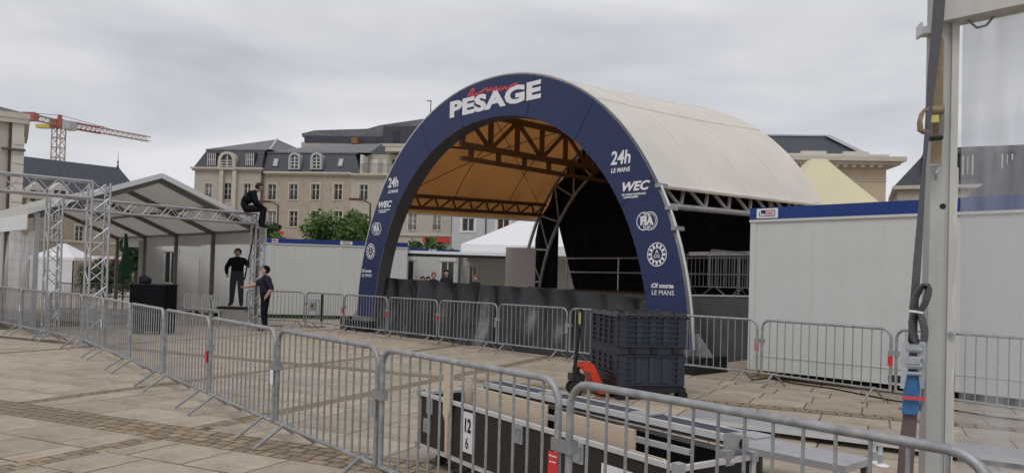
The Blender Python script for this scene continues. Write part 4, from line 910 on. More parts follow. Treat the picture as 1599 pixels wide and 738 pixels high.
st = thing('ratchet_strap', 'long grey ratchet strap running down beside the tent post, with blue sleeve', 'strap', (0, 0, 0))
ribbon([S(1471, -60), S(1464, 40), S(1456, 110), S(1449, 190), S(1443, 260), S(1438, 330), S(1433, 400), S(1428, 470), S(1424, 540)], [.046, .044, .034, .020, .014, .022, .030, .032, .034], 'strap_grey', 'webbing', st, .002)
def spiral(cx, cy, rx, ry, rot, turns, k0):
    pts = []
    for i in range(int(turns * 14) + 1):
        a = 2 * math.pi * i / 14 + k0; f = 1 - .055 * i / 14; x, y = rx * f * math.cos(a), ry * f * math.sin(a); pts.append(S(cx + x * math.cos(rot) - y * math.sin(rot), cy + x * math.sin(rot) + y * math.cos(rot), 2.955))
    return pts
ribbon(spiral(1438, 466, 9.5, 24, R(24), 3, 0), .05, 'strap_grey', 'coil', st, .002, (.8, .6, 0)); ribbon(spiral(1434, 512, 10, 27, R(-8), 3, 0), .05, 'strap_grey', 'coil', st, .002, (.8, .6, 0))
ribbon([S(1420, 485, 2.90), S(1430, 486, 2.89), S(1441, 488, 2.90)], .008, 'paper', 'tie', st, .002, (0, 0, 1))
ribbon([S(1428, 536, 2.96), S(1424, 560, 2.96), S(1423, 600, 2.96), S(1421, 650, 2.96), S(1416, 700, 2.96), S(1412, 760, 2.96)], [.05, .05, .055, .055, .06, .06], 'strap_mauve', 'lower_webbing', st, .002)
ribbon([S(1425, 584, 2.945), S(1423, 615, 2.945), S(1421, 646, 2.945)], .058, 'sleeve_blue', 'sleeve', st, .005)
ra = thing('ratchet', 'silver ratchet buckle on the grey strap above the blue sleeve', 'ratchet', (0, 0, 0))
for xa, xb in ((1413, 1409), (1439, 1440)): ribbon([S(xa + 2, 533, 2.93), S(xa, 552, 2.93), S(xa, 575, 2.93), S(xb, 606, 2.93)], [.02, .028, .024, .014], 'steel', 'side_plate', ra, .004, (.7, -.7, 0))
for py, r in ((545, .012), (558, .008), (570, .014), (582, .008)): MB().tube([S(1414, py, 2.93), S(1438, py + 1, 2.93)], r, 8).build('crossbar', 'steel', ra, True)
for py in (541, 563): ribbon([S(1415, py, 2.915), S(1437, py + 1, 2.915)], .022, 'steel', 'plate', ra, .002, (0, 0, 1))
ribbon([S(1439, 578, 2.94), S(1443, 600, 2.94), S(1441, 625, 2.95), S(1436, 640, 2.96)], .012, 'galv', 'handle_arm', ra, .004, (.7, -.7, 0)); ribbon([S(1409, 620, 2.925), S(1444, 622, 2.925)], .014, 'print_red', 'red_loop', ra, .002, (0, 0, 1))
s2 = thing('short_strap', 'short ochre strap with small ratchet and triangular hook on the tent post', 'strap', (0, 0, 0))
ribbon([S(1465, 60, 3.035), S(1464, 150, 3.035), S(1463, 210, 3.035), S(1461, 258, 3.035)], .042, 'strap_ochre', 'webbing', s2, .002)
MB().tube([S(1453, 172, 2.99), S(1472, 172, 2.99)], .016, 10).build('spool', 'strap_ochre', s2, True); ribbon([S(1451, 186, 2.985), S(1466, 185, 2.985)], .028, 'yellow', 'yellow_plate', s2, .002, (0, 0, 1))
for px in (1452, 1471): ribbon([S(px, 165, 2.99), S(px, 190, 2.99), S(px - 1, 215, 3.0)], .016, 'galv', 'side_plate', s2, .003, (.7, -.7, 0))
MB().tube([S(1450, 217, 2.99), S(1471, 215, 2.99)], .009, 8).build('crossbar', 'black', s2, True); ribbon([S(1447, 170, 3.0), S(1440, 176, 3.0), S(1436, 190, 3.0), S(1437, 203, 3.0), S(1446, 207, 3.0)], .045, 'strap_ochre', 'loop', s2, .006, (.3, .95, 0))
MB().tube([S(1452, 258, 3.02), S(1461, 272, 3.02), S(1470, 257, 3.02), S(1452, 258, 3.02)], .005, 6).build('triangle_hook', 'steel', s2, True); MB().tube([S(1461, 270, 3.02), S(1462, 280, 3.03)], .007, 6).build('hook_stem', 'steel', s2, True)
# ================================================================== BUILDINGS
def win(t, a, b, c, d, dep=.2, m='pane', sur=.14, style='cross', rail=True, sm='stone'):
    """window part in opening a..b x c..d: stone surround, sash with bars, pane"""
    f = MB(); w = .06
    f.box(a, a + w, dep - .05, dep, c, d).box(b - w, b, dep - .05, dep, c, d).box(a + w, b - w, dep - .05, dep, d - w, d).box(a + w, b - w, dep - .05, dep, c, c + w)
    if style in ('cross', 'two'): f.box((a + b) / 2 - .045, (a + b) / 2 + .045, dep - .055, dep - .002, c + w, d - w)
    if style == 'cross':
        for k in (.33, .66): f.box(a + w, b - w, dep - .045, dep - .004, c + (d - c) * k - .02, c + (d - c) * k + .02)
    if m == 'pane': m = random.choice(('pane', 'pane', 'pane', 'pane_curtain', 'pane_red'))
    o = f.build('window', 'sash', t); MB().quad((a, dep + .004, c), (b, dep + .004, c), (b, dep + .004, d), (a, dep + .004, d)).build('pane', m, o)
    if sur:
        s_ = MB().box(a - sur, a, -.035, .02, c - sur * .6, d + sur).box(b, b + sur, -.035, .02, c - sur * .6, d + sur).box(a, b, -.035, .02, d, d + sur).box(a - .04, b + .04, -.07, .02, c - sur * .6, c); s_.build('surround', sm, o)
    if rail:
        g = MB()
        for k in range(7): x = a + (b - a) * (k + .5) / 7; g.box(x - .012, x + .012, -.06, -.04, c, c + .5)
        g.box(a, b, -.065, -.035, c + .5, c + .54); g.build('balcony_rail', 'beam_dark', o)
    return o
def block(name, label, fr, segs, depth):
    t = thing(name, label, 'building', fr.o, fr.a); return t
# ---- central mansard house ---------------------------------------------------------------
HM = Frame(*AY(305, 300, 82)[:2], -7)
H = lambda px, py: HM.hit(px, py)
hm = thing('mansard_house', 'long beige rendered house with slate mansard roof and arched dormers', 'building', HM.o, HM.a)
xA, xB, xC = 0.0, H(411, 300)[0], H(548, 300)[0]; xD = H(704, 380)[0]; zA = H(358, 265)[1]; zB = H(480, 271.5)[1]; zT = H(350, 234)[1]; zTB = H(480, 238)[1]
def rect(cx, w, y0, y1): (a, z1), (b, z0) = H(cx - w / 2, y0), H(cx + w / 2, y1); return [a, b, z0, z1]
row1 = [rect(c, 12.0, 287, 312) for c in (424.5, 458, 492.3, 527.6)]; row2 = [rect(c, 12.0, 329, 354) for c in (424.5, 458, 492.3, 527.6)]
ld = [rect(c, 10, 287, 311) for c in (327, 387.5)] + [rect(c, 10, 329, 354) for c in (327, 387.5)]; lc = [rect(356.8, 11, 286, 312), rect(356.8, 11, 329, 354)]
sub = lambda L_, x: [[o[0] - x, o[1] - x, o[2], o[3]] for o in L_]
def section(x0, x1, zt, ops, m, nm, dep, styles, yoff=0.0):
    s_ = facade(hm, x1 - x0, 0, zt, sub(ops, x0), m, .2, nm); s_.location = (x0, yoff, 0)
    for i, o in enumerate(ops): w_ = win(hm, *o, m='pane_red' if i % 4 == 2 else 'pane', style=styles); w_.location = (0, yoff, 0)
    MB().box(x0 + .02, x1 - .02, yoff + .25, dep, 0, zt - .02).build('body', m, hm)
section(xA, xB, zA, ld + lc, 'wall_cream', 'wall', 12, 'cross', -.25); section(xB, xC, zB, row1 + row2, 'wall_beige', 'wall', 11, 'cross')
r2c = [rect(c, 12, 332, 359) for c in (600, 644.5, 682.5)]; r1c = [rect(568, 12, 288, 313), rect(605, 12, 290, 315)]; low = [rect(567.5, 12, 333, 358)]
section(xC, xD, zB - .1, r1c + r2c + low, 'wall_cream', 'wall', 11, 'cross', -.06)
for x0, x1, z, y in ((xA - .3, xB + .1, zA, -.7), (xB + .1, xC, zB, -.4), (xC, xD + .1, zB - .1, -.5)):
    MB().box(x0, x1, y, .3, z, z + .18).build('cornice', 'stone', hm); MB().box(x0 + .1, x1 - .1, y + .2, .3, z - .16, z - .002).build('cornice', 'stone', hm)
zs_ = H(600, 367)[1]; MB().box(xC, xD + .1, -.22, .0, zs_, zs_ + .25).build('string_course', 'stone', hm)
for px in (650, 683, 611): # arcade openings
    a, z = H(px, 378); pts = [(a - .85 * math.cos(k * math.pi / 12), z - .7 + .85 * math.sin(k * math.pi / 12)) for k in range(13)]; pts = [(a - .85, 0)] + pts + [(a + .85, 0)]
    MB().prism(pts, -.075, -.068).build('arcade_opening', 'black', hm)
(a, z1), (b, z0) = H(661, 371), H(702, 378.5); MB().box(a, b, -.35, -.2, z0, z1).build('shop_sign', 'red', hm)
# mansard slopes
def slope(x0, x1, z0, z1, inset, y, nm='mansard', li=0.0, ri=0.0): return MB().add([(x0, y, z0), (x1, y, z0), (x1 - ri, y + inset, z1), (x0 + li, y + inset, z1), (x0, 11, z0), (x1, 11, z0), (x1 - ri, 10, z1), (x0 + li, 10, z1)], [(0, 1, 2, 3), (1, 5, 6, 2), (5, 4, 7, 6), (4, 0, 3, 7), (3, 2, 6, 7)]).build(nm, 'slate', hm)
slope(xA + .0, xB, zA + .18, zT, .9, -.5, li=.9, ri=.2); slope(xB + .01, xC + 1.0, zB + .18, zTB, .9, -.2, ri=.9)
MB().box(xA + .8, xB, .35, 10, zT, zT + .14).build('roof_edge', 'zinc', hm); MB().box(xB, xC + .3, .6, 10, zTB, zTB + .14).build('roof_edge', 'zinc', hm)
pk = H(400, 217); e1 = H(470, 236)
MB().add([(xA + .8, .4, zT + .14), (xB + .4, .4, zT + .14), (xB + 3.8, 9.5, zT + .14), (xA + .8, 9.5, zT + .14), (pk[0] + .1, 5.0, pk[1] + .9)], [(0, 1, 4), (1, 2, 4), (2, 3, 4), (3, 0, 4)]).build('hip_roof', 'zinc', hm)
MB().bar((xB + .35, .5, zT + .2), (pk[0] + .1, 5.0, pk[1] + .95), .25, .08).build('hip_flashing', 'zinc_light', hm)
rz_ = H(560, 226)[1]; MB().add([(xB, .7, zTB + .14), (xC + 1.6, .7, zTB + .14), (xC + 1.6, 9, zTB + .14), (xB, 9, zTB + .14), (xB + 4, 5, rz_ + .8), (xC + 1.6, 5, rz_ + 1.0)], [(0, 1, 5, 4), (1, 2, 5), (2, 3, 4, 5), (3, 0, 4)]).build('upper_roof', 'zinc', hm)
# dormers and skylights
def dormer(px, w, y0, y1, m='stone', arch_=True, yb=-.45):
    (a, z1), (b, z0) = H(px - w / 2, y0), H(px + w / 2, y1); cx = (a + b) / 2; r = (b - a) / 2; zs = z1 - r
    prof = [(a, z0)] + [(cx - r * math.cos(k * math.pi / 10), zs + r * math.sin(k * math.pi / 10)) for k in range(11)] + [(b, z0)]
    inn_ = [(cx + (x - cx) * .70, z0 + .12 + (z - z0 - .12) * .86 if z > z0 else z0 + .12) for x, z in prof]; n_ = len(prof)
    o = MB().add([(x, yb, z) for x, z in prof] + [(x, yb, z) for x, z in inn_] + [(x, yb + 1.6, z) for x, z in prof] + [(x, yb + .2, z) for x, z in inn_],
        [(i, i + 1, n_ + i + 1, n_ + i) for i in range(n_ - 1)] + [(n_ - 1, 0, n_, 2 * n_ - 1)] + [(i, i + 1, 2 * n_ + i + 1, 2 * n_ + i) for i in range(n_ - 1)] + [(n_ + i, n_ + i + 1, 3 * n_ + i + 1, 3 * n_ + i) for i in range(n_ - 1)]).build('dormer', m, hm)
    MB().add([(x, yb + .19, z) for x, z in inn_], [tuple(range(n_))]).build('pane', 'pane', o)
    f = MB(); ri = r * .70
    f.box(cx - .05, cx + .05, yb + .14, yb + .185, z0 + .12, zs + ri * .9)
    for k in (.3, .6, .9): zz = z0 + .12 + (zs - z0) * k; f.box(cx - ri, cx + ri, yb + .145, yb + .184, zz - .035, zz + .035)
    f.box(cx - ri, cx - ri + .08, yb + .144, yb + .183, z0 + .12, zs).box(cx + ri - .08, cx + ri, yb + .144, yb + .183, z0 + .12, zs); f.build('sash', 'sash', o)
for px in (462, 496): dormer(px, 17, 238.5, 265.5, 'zinc_light')
dormer(359, 26, 238, 266, 'stone', yb=-.75)
(a, _), (b, _) = H(346, 300), H(372, 300)
MB().box(a, a + .42, -.62, -.27, 0, zA + .1).build('pilaster', 'stone', hm); MB().box(b - .42, b, -.62, -.27, 0, zA + .1).build('pilaster', 'stone', hm)
for px in (333.5, 393): # flat dormer windows in the left pavilion
    (a, z1), (b, z0) = H(px - 5.5, 240), H(px + 5.5, 260); f = MB().box(a - .1, b + .1, -.42, .5, z0, z1 + .1).build('dormer', 'slate', hm); MB().box(a, b, -.43, -.422, z0 + .05, z1).build('pane', 'pane', f)
    q = MB()
    for k in range(5): x = a + (b - a) * k / 4; q.box(x - .035, x + .035, -.45, -.432, z0 + .05, z1)
    q.box(a, b, -.45, -.434, (z0 + z1) / 2 - .03, (z0 + z1) / 2 + .03).build('sash', 'sash', f)
for px in (429.5, 531):
    (a, z1), (b, z0) = H(px - 4, 246), H(px + 4, 260); yy = lambda z: -.2 + .9 * (z - zB - .18) / (zTB - zB - .18); f = MB().add([(a, yy(z0) - .1, z0), (b, yy(z0) - .1, z0), (b, yy(z1) - .1, z1), (a, yy(z1) - .1, z1), (a, yy(z0) + .1, z0), (b, yy(z0) + .1, z0), (b, yy(z1) + .1, z1), (a, yy(z1) + .1, z1)], [(0, 1, 2, 3), (0, 1, 5, 4), (1, 2, 6, 5), (2, 3, 7, 6), (3, 0, 4, 7)]).build('skylight', 'zinc', hm)
    MB().add([(a + .1, yy(z0 + .1) - .11, z0 + .1), (b - .1, yy(z0 + .1) - .11, z0 + .1), (b - .1, yy(z1 - .1) - .11, z1 - .1), (a + .1, yy(z1 - .1) - .11, z1 - .1)], [(0, 1, 2, 3)]).build('skylight_pane', 'wall_grey', f)
MB().tube([(xB - .05, -.35, 0), (xB - .05, -.35, zA)], .07, 6).build('drainpipe', 'brown_pole', hm)
# recessed terrace on the right of the roof
tz = zB + .08; MB().box(xC + 1.1, xC + 6.5, 1.6, 9, tz, zTB + .1).build('terrace_wall', 'wall_cream', hm); MB().box(xC + .95, xC + 1.25, -.2, 9, tz, zTB - .2).build('terrace_side', 'wall_pale', hm)
for k, (x0, x1) in enumerate(((1.5, 2.3), (2.9, 3.3), (3.9, 5.6))): MB().box(xC + x0, xC + x1, 1.55, 1.598, tz, tz + 1.75).build('terrace_door', ('sash', 'wall_pale', 'black')[k], hm)
q = MB()
for k in range(40): x = xC + 1.1 + k * .14; q.box(x - .012, x + .012, -.35, -.33, tz + .1, tz + .95)
q.box(xC + 1.1, xC + 6.6, -.36, -.32, tz + .95, tz + 1.0).build('terrace_railing', 'beam_dark', hm)
zc = H(590, 232)[1]; MB().box(xC + 3.4, xC + 9.5, .4, 9, zc - .2, zc + .25).build('upper_cornice', 'stone', hm)
# ---- slate roofed block behind -----------------------------------------------------------
RB_ = Frame(*AY(468, 300, 94)[:2], -5); Hb = RB_.hit
rb = thing('slate_block', 'tall slate roofed block rising behind the mansard house', 'building', RB_.o, RB_.a); w_ = Hb(690, 200)[0]
z1 = Hb(480, 222)[1]; z2 = Hb(480, 212)[1]; MB().box(0, w_, 0, 10, 0, z1).build('wall', 'wall_cream', rb); MB().box(.4, w_, -.12, 9.8, z1, z2).build('slate_tier', 'slate', rb)
zz = [Hb(*p)[1] for p in ((470, 208), (490, 203), (573, 200.5), (592, 195), (668, 184), (690, 184))]; xx = [Hb(*p)[0] for p in ((470, 208), (490, 203), (573, 200.5), (592, 195), (668, 184), (690, 184))]
MB().prism([(0, z2 - .1)] + list(zip(xx, zz)) + [(w_, z2 - .1)], .2, 9).build('roof', 'zinc', rb)
a, za_ = Hb(602, 199); b, zb_ = Hb(690, 228); MB().box(a, b, -1.0, 6, zb_, za_).build('attic_storey', 'slate', rb); MB().box(a - .3, b, -1.3, 6, zb_ - .35, zb_ - .01).build('attic_cornice', 'stone', rb)
(a, z1_), (b, z0_) = Hb(617, 206), Hb(627, 224); MB().box(a, b, -1.05, -1.003, z0_, z1_).build('attic_window', 'pane', rb)
(a, z1_), (b, z0_) = Hb(553, 217), Hb(562, 227); MB().box(a, b, -1.2, -.2, z0_, z1_).build('chimney', 'brick', rb)
a, zt_ = Hb(668, 151); zb2 = Hb(668, 186)[1]; MB().tube([(a, 2, zb2), (a, 2, zt_)], .06, 6).build('aerial_mast', 'beam_dark', rb); MB().box(a - .5, a + .1, 1.95, 2.05, zt_ - .1, zt_).build('aerial', 'beam_dark', rb)
MB().box(a + .4, a + 1.6, 1, 3, zb2 - .5, zb2 + .5).build('chimney', 'slate', rb)
# ---- pale grey building ------------------------------------------------------------------
GB = Frame(*AY(705, 380, 73)[:2], -3); Hg = GB.hit; gb = thing('grey_building', 'pale grey rendered building with white framed windows behind the stage', 'building', GB.o, GB.a)
def rg(cx, w, y0, y1): (a, z1), (b, z0) = Hg(cx - w / 2, y0), Hg(cx + w / 2, y1); return [a, b, z0, z1]
ops = [rg(731, 18, 340, 361), rg(786, 18, 341, 362), rg(840, 18, 343, 364)]; facade(gb, 14, 0, 9.5, ops, 'wall_grey', .15)
for o in ops: win(gb, *o, dep=.15, sur=.22, style='two', rail=False, sm='sash')
MB().box(.02, 13.98, .2, 9, 0, 9.48).build('body', 'wall_grey', gb); a = Hg(759, 340)[0]; MB().tube([(a, -.1, 0), (a, -.1, 9.4)], .06, 6).build('drainpipe', 'beam_dark', gb); MB().box(-.1, 14.1, -.25, 9.2, 9.5, 9.75).build('roof_edge', 'zinc', gb)
# ---- classical building at the right ------------------------------------------------------
RF = Frame(*AY(1190, 260, 58)[:2], -5); Hr = RF.hit; rt_ = thing('classical_building', 'ochre classical building with dentil cornice and hipped slate roof behind the cream tent', 'building', RF.o, RF.a)
xr = Hr(1384, 260)[0]; zc1 = Hr(1384, 262)[1]; zc2 = Hr(1384, 250)[1]; zp = Hr(1384, 241.5)[1]; D_ = 11
(a, z1), (b, z0) = Hr(1292, 269), Hr(1310, 291); op = [a, b, z0, z1]; (a, z1), (b, z0) = Hr(1228, 269), Hr(1246, 291); op2 = [a, b, z0, z1]
facade(rt_, xr, 0, zc1, [op, op2], 'wall_ochre', .2); MB().box(.02, xr - .004, .25, D_, 0, zc1 - .01).build('body', 'wall_ochre', rt_)
for o in (op, op2): win(rt_, *o, rail=False, style='cross')
for k, (e, za, zb) in enumerate(((.35, zc1, zc1 + .12), (.75, zc1 + .12, zc1 + .34), (1.05, zc1 + .34, zc2 + .1))): MB().box(-.2, xr + e, -e, D_ + e, za, zb).build('cornice', 'stone', rt_)
for k in range(int(xr / .62)): MB().box(.2 + k * .62, .46 + k * .62, -.62, -.36, zc1 - .06, zc1 + .118).build('dentil', 'wall_pale', rt_)
MB().box(-.2, xr + .15, -.12, D_, zc2 + .1, zp).build('parapet', 'wall_pale', rt_); zl = Hr(1384, 279)[1]
for dz in (0, -.22): MB().box(Hr(1312, 278)[0], xr + .03, -.05, .0, zl + dz, zl + dz + .07).build('string_course', 'stone', rt_)
for px in (1270, 1336): a = Hr(px, 240)[0]; MB().box(a - .9, a + .9, -.2, .3, zc2 + .1, zp + .18).build('parapet_block', 'wall_pale', rt_)
zr = Hr(1328, 215)[1] + .9; xa = Hr(1328, 215)[0] - .2
MB().add([(-6, .8, zp - .1), (xr - .8, .8, zp - .1), (xr - .8, D_ - .8, zp - .1), (-6, D_ - .8, zp - .1), (-6, 4.4, zr), (xa, 4.4, zr), (xa, D_ - 4.4, zr), (-6, D_ - 4.4, zr)], [(0, 1, 5, 4), (1, 2, 6, 5), (2, 3, 7, 6), (3, 0, 4, 7), (4, 5, 6, 7)]).build('roof', 'slate', rt_)
MB().bar((xr - .8, .75, zp - .05), (xa, 4.35, zr + .05), .9, .06).build('hip_flashing', 'zinc_light', rt_); MB().box(-6, xa + .1, 4.3, 4.6, zr, zr + .12).build('ridge', 'zinc_light', rt_)
# ---- dormered building farther right, seen beside and through the clear sheet -----------
FR = Frame(*AY(1402, 300, 66)[:2], -24); Hf = FR.hit; fr_ = thing('dormered_building', 'cream building with dark mansard roof and small dormers at the far right', 'building', FR.o, FR.a)
ze = Hf(1402, 296)[1]; W_ = 26
ops = [[x, x + 1.1, ze - 3.2, ze - 1.0] for x in (1.2, 3.4, 6.2, 9.0, 11.8, 14.6, 17.4, 20.2)]
facade(fr_, W_, 0, ze, ops, 'wall_cream', .2); MB().box(.02, W_, .25, 9, 0, ze - .02).build('body', 'wall_cream', fr_)
for o in ops: win(fr_, *o, rail=False)
MB().box(-.4, W_, -.4, 9.4, ze, ze + .3).build('cornice', 'stone', fr_)
MB().add([(-.3, -.2, ze + .3), (W_, -.2, ze + .3), (W_, 3.2, ze + 4.0), (2.6, 3.2, ze + 4.0), (-.3, 9, ze + .3), (W_, 9, ze + .3), (W_, 6, ze + 4.0), (2.6, 6, ze + 4.0)], [(0, 1, 2, 3), (1, 5, 6, 2), (5, 4, 7, 6), (4, 0, 3, 7), (3, 2, 6, 7)]).build('mansard', 'slate', fr_)
for x in (2.0, 4.6, 7.4, 10.2, 13, 15.8, 18.6):
    d_ = MB().box(x, x + 1.2, .2, 3, ze + .9, ze + 2.9).box(x - .12, x + 1.32, .1, 3, ze + 2.9, ze + 3.1).build('dormer', 'slate', fr_); MB().box(x + .3, x + .9, .17, .198, ze + 1.2, ze + 2.7).build('pane', 'pane', d_); MB().box(x + .2, x + .3, .16, .197, ze + 1.1, ze + 2.8).box(x + .9, x + 1.0, .16, .197, ze + 1.1, ze + 2.8).box(x + .57, x + .63, .15, .169, ze + 1.2, ze + 2.7).build('frame', 'sash', d_)
for px in (1390, 1396): a, z = Hf(px, 309); MB().box(a - .25, a + .2, 4, 4.5, 0, z).build('chimney', 'beam_dark', fr_)
# house added behind the sheet, partly standing in for a reflection in it
NR = Frame(*AY(1496, 300, 46)[:2], -52); Hn = NR.hit; nr_ = thing('reflection_house', 'cream terraced house with steep slate roof added behind the clear plastic, partly for a reflection', 'building', NR.o, NR.a)
zn = 6.6; ops = [[x, x + 1.0, z, z + 1.9] for x in (1.6, 4.6, 7.6, 10.6, 13.6) for z in (.8, 4.0)]
facade(nr_, 22, 0, zn, ops, 'wall_cream', .2); MB().box(.02, 21.9, .25, 8, 0, zn - .02).build('body', 'wall_cream', nr_)
for o in ops: win(nr_, *o, rail=False)
MB().box(-.2, 22, -.25, 8.2, zn, zn + .25).build('cornice', 'stone', nr_); MB().box(0, 22, -.08, 0, 3.3, 3.5).build('string_course', 'stone', nr_)
MB().add([(-.1, 0, zn + .25), (22, 0, zn + .25), (22, 4, zn + 4.2), (2.5, 4, zn + 4.2), (-.1, 8, zn + .25), (22, 8, zn + .25)], [(0, 1, 2, 3), (5, 4, 3, 2), (0, 3, 4), (1, 5, 2)]).build('roof', 'slate', nr_)
# ---- left edge house, chapel, crane -------------------------------------------------------
_c = AY(36, 250, 50); LF = Frame(_c.x - 8 * math.cos(R(33)), _c.y - 8 * math.sin(R(33)), 33); Hl = LF.hit; lf = thing('corner_house', 'tall stone corner house with hipped slate roof at the left picture edge', 'building', LF.o, LF.a)
xl = Hl(36, 250)[0]; zl1 = Hl(30, 186)[1]; xq = Hl(17, 250)[0]
(a, z1), (b, z0) = Hl(2, 218), Hl(8, 240)
MB().box(0, xq, 0, 9, 0, zl1).build('wall', 'wall_cream', lf); MB().box(xq + .002, xl, -.12, 9, 0, zl1).build('wall', 'wall_pale', lf)
for k in range(16): MB().box(xq + .1, xl + .04, -.17, .4, .2 + k * .62, .2 + k * .62 + .52).build('quoin', 'wall_pale', lf)
MB().tube([(xq - .1, -.12, 0), (xq - .1, -.12, zl1)], .07, 6).build('drainpipe', 'brown_pole', lf); MB().box(-.5, xl + .3, -.35, 9.3, zl1, zl1 + .35).build('cornice', 'stone', lf); MB().box(-.2, xl + .25, -.3, 9.3, zl1 - .3, zl1 - .002).build('cornice', 'stone', lf)
MB().box(xl - 1.2, xl + .12, -.35, -.1, Hl(28, 236)[1], Hl(28, 233)[1]).build('corbel', 'beam_dark', lf); zr2 = Hl(4, 156)[1] + .4
MB().add([(-.4, -.4, zl1 + .35), (xl + .2, -.3, zl1 + .35), (xl + .2, 9.2, zl1 + .35), (-.4, 9.4, zl1 + .35), (2, 4, zr2), (xl - 2.4, 4, zr2)], [(0, 1, 5, 4), (1, 2, 5), (2, 3, 4, 5), (3, 0, 4)]).build('roof', 'slate', lf)
CH = Frame(*AY(30, 300, 62)[:2], 47); Hc = CH.hit; ch = thing('chapel', 'long stone chapel with steep dark slate roof and finials on the left', 'building', CH.o, CH.a)
zce = Hc(60, 311)[1]; xce = Hc(232, 300)[0]; zcr = Hc(40, 249)[1] + .8; ops = []
for px, y0, y1, w in ((88, 332, 345, 10), (88, 357, 372, 10), (124, 352, 378, 12), (215, 371, 381, 10), (214, 386, 404, 9), (160, 345, 365, 11)):
    (a, z1), (b, z0) = Hc(px - w / 2, y0), Hc(px + w / 2, y1); ops.append([a, b, z0, z1])
zce2 = zce
facade(ch, xce, 0, zce2, [o for o in ops if o[3] < zce2], 'wall_beige', .2); MB().box(.02, xce, .25, 9, 0, zce2 - .02).build('body', 'wall_beige', ch)
for o in ops:
    if o[3] < zce2: win(ch, *o, rail=False, style='cross')
MB().box(-.2, xce + .2, -.3, 9.3, zce2, zce2 + .25).build('cornice', 'stone', ch); MB().box(0, xce, -.06, 0, zce2 - 3.4, zce2 - 3.2).build('string_course', 'stone', ch)
MB().add([(-.2, -.2, zce2 + .25), (xce + .2, -.2, zce2 + .25), (xce + .2, 9.2, zce2 + .25), (-.2, 9.2, zce2 + .25), (-.2, 4.5, zcr), (xce - 1.0, 4.5, zcr)], [(0, 1, 5, 4), (1, 2, 5), (2, 3, 4, 5), (3, 0, 4)]).build('roof', 'slate', ch)
for x in (.3, xce - 1.1): MB().lathe([(.14, 0), (.05, .4), (.09, .6), (.03, .7), (.01, 1.6)], (x, 4.5, zcr - .05), 8).build('finial', 'beam_dark', ch)
for px in (56, 92):
    a, z = Hc(px, 303); d_ = MB().prism([(a - .7, z - .9), (a + .7, z - .9), (a + .7, z + .3), (a, z + 1.0), (a - .7, z + .3)], -.2, 2.5).build('dormer', 'wall_pale', ch); MB().box(a - .42, a + .42, -.23, -.203, z - .6, z + .3).build('pane', 'pane_red', d_); MB().box(a - .04, a + .04, -.25, -.232, z - .6, z + .3).build('sash', 'sash', d_)
# shop awnings beyond the marquee
for k, (px, y0, y1, w, lb) in enumerate(((168, 404, 410, 60, 'dark red shop awning seen below the marquee roof'), (232, 400, 412, 34, 'small red shop awning behind the green parasol'))):
    c = AY(px, y1, 55); aw = thing('shop_awning', lb, 'awning', (c.x, c.y, 0), R(20), 'red shop awnings'); h = AY(px, y0, 55).z; L_ = w / 1200 * 55 / 2
    MB().add([(-L_, -1.2, h - .55), (L_, -1.2, h - .55), (L_, 0, h), (-L_, 0, h), (-L_, -1.2, h - .8), (L_, -1.2, h - .8)], [(0, 1, 2, 3), (0, 1, 5, 4)]).build('cloth', 'awning', aw); MB().box(-L_, L_, 0, .1, h, h + .2).build('rail', 'pvc_white', aw)
    for x in (-L_, L_): MB().box(x - .05, x + .05, -.05, .05, 0, h - .001).build('post', 'beam_dark', aw)
# crane
cm = AY(92, 200, 150); cr_t = thing('tower_crane', 'red and cream tower crane standing behind the chapel roof', 'crane', (cm.x, cm.y, 0)); hz = cm.z
def lat(a, b, s, n, m, nm, r=.10):
    a, b = Vector(a), Vector(b); d = (b - a).normalized(); x = d.cross(Vector((0, 0, 1))); x = Vector((1, 0, 0)) if x.length < .1 else x.normalized(); y = x.cross(d); off = [(x * i + y * j) * s / 2 for i, j in ((-1, -1), (1, -1), (1, 1), (-1, 1))]; q = MB()
    for o in off: q.tube([a + o, b + o], r, 5)
    for f in range(4):
        for k in range(n):
            p0, p1 = a.lerp(b, k / n), a.lerp(b, (k + 1) / n); q.tube([p0 + off[f], p1 + off[(f + 1) % 4]], r * .6, 4); q.tube([p0 + off[f], p0 + off[(f + 1) % 4]], r * .6, 4)
    o = q.build(nm, m, cr_t); o['kind'] = 'stuff'; return o
lat((0, 0, 0), (0, 0, hz), 1.7, 15, 'crane_pale', 'mast', .13)
tip = AY(233, 216, 150); tip = Vector((tip.x - cm.x, 18.0, 0)); e = AY(233, 216, 168); tip = Vector((e.x - cm.x, 18, e.z - .2)); s0 = Vector((0, 0, hz + 1.0))
lat(s0, s0 + (tip - s0) * .45, 1.2, 9, 'crane_red', 'jib_root', .10); lat(s0 + (tip - s0) * .451, tip, 1.0, 9, 'crane_pale', 'jib_tip', .09)
e2 = AY(42, 181, 143); ct_ = Vector((e2.x - cm.x, -7, e2.z)); lat(s0, ct_, 1.0, 5, 'crane_pale', 'counter_jib', .10)
MB().box(ct_.x - .4, ct_.x + 1.8, ct_.y - .8, ct_.y + .8, ct_.z - .9, ct_.z + .6).build('counterweight', 'crane_red', cr_t); MB().box(-1.2, 1.2, -1.2, 1.2, hz, hz + 1.6).build('slewing_unit', 'crane_red', cr_t)
MB().tube([(0, 0, hz + 1.6), (.2, 0, hz + 2.6)], .4, 6).build('tower_head', 'crane_red', cr_t); MB().box(1.3, 2.8, -1.2, 1.2, hz - .3, hz + 1.3).build('cab', 'zinc_light', cr_t); MB().box(-4.2, -1.3, -.7, .7, hz - .1, hz + .6).build('winch_platform', 'crane_yellow', cr_t)
for q in ((s0 + (tip - s0) * .6), ct_): MB().tube([(.2, 0, hz + 2.5), q + Vector((0, 0, .6))], .05, 4).build('tie_rod', 'beam_dark', cr_t)
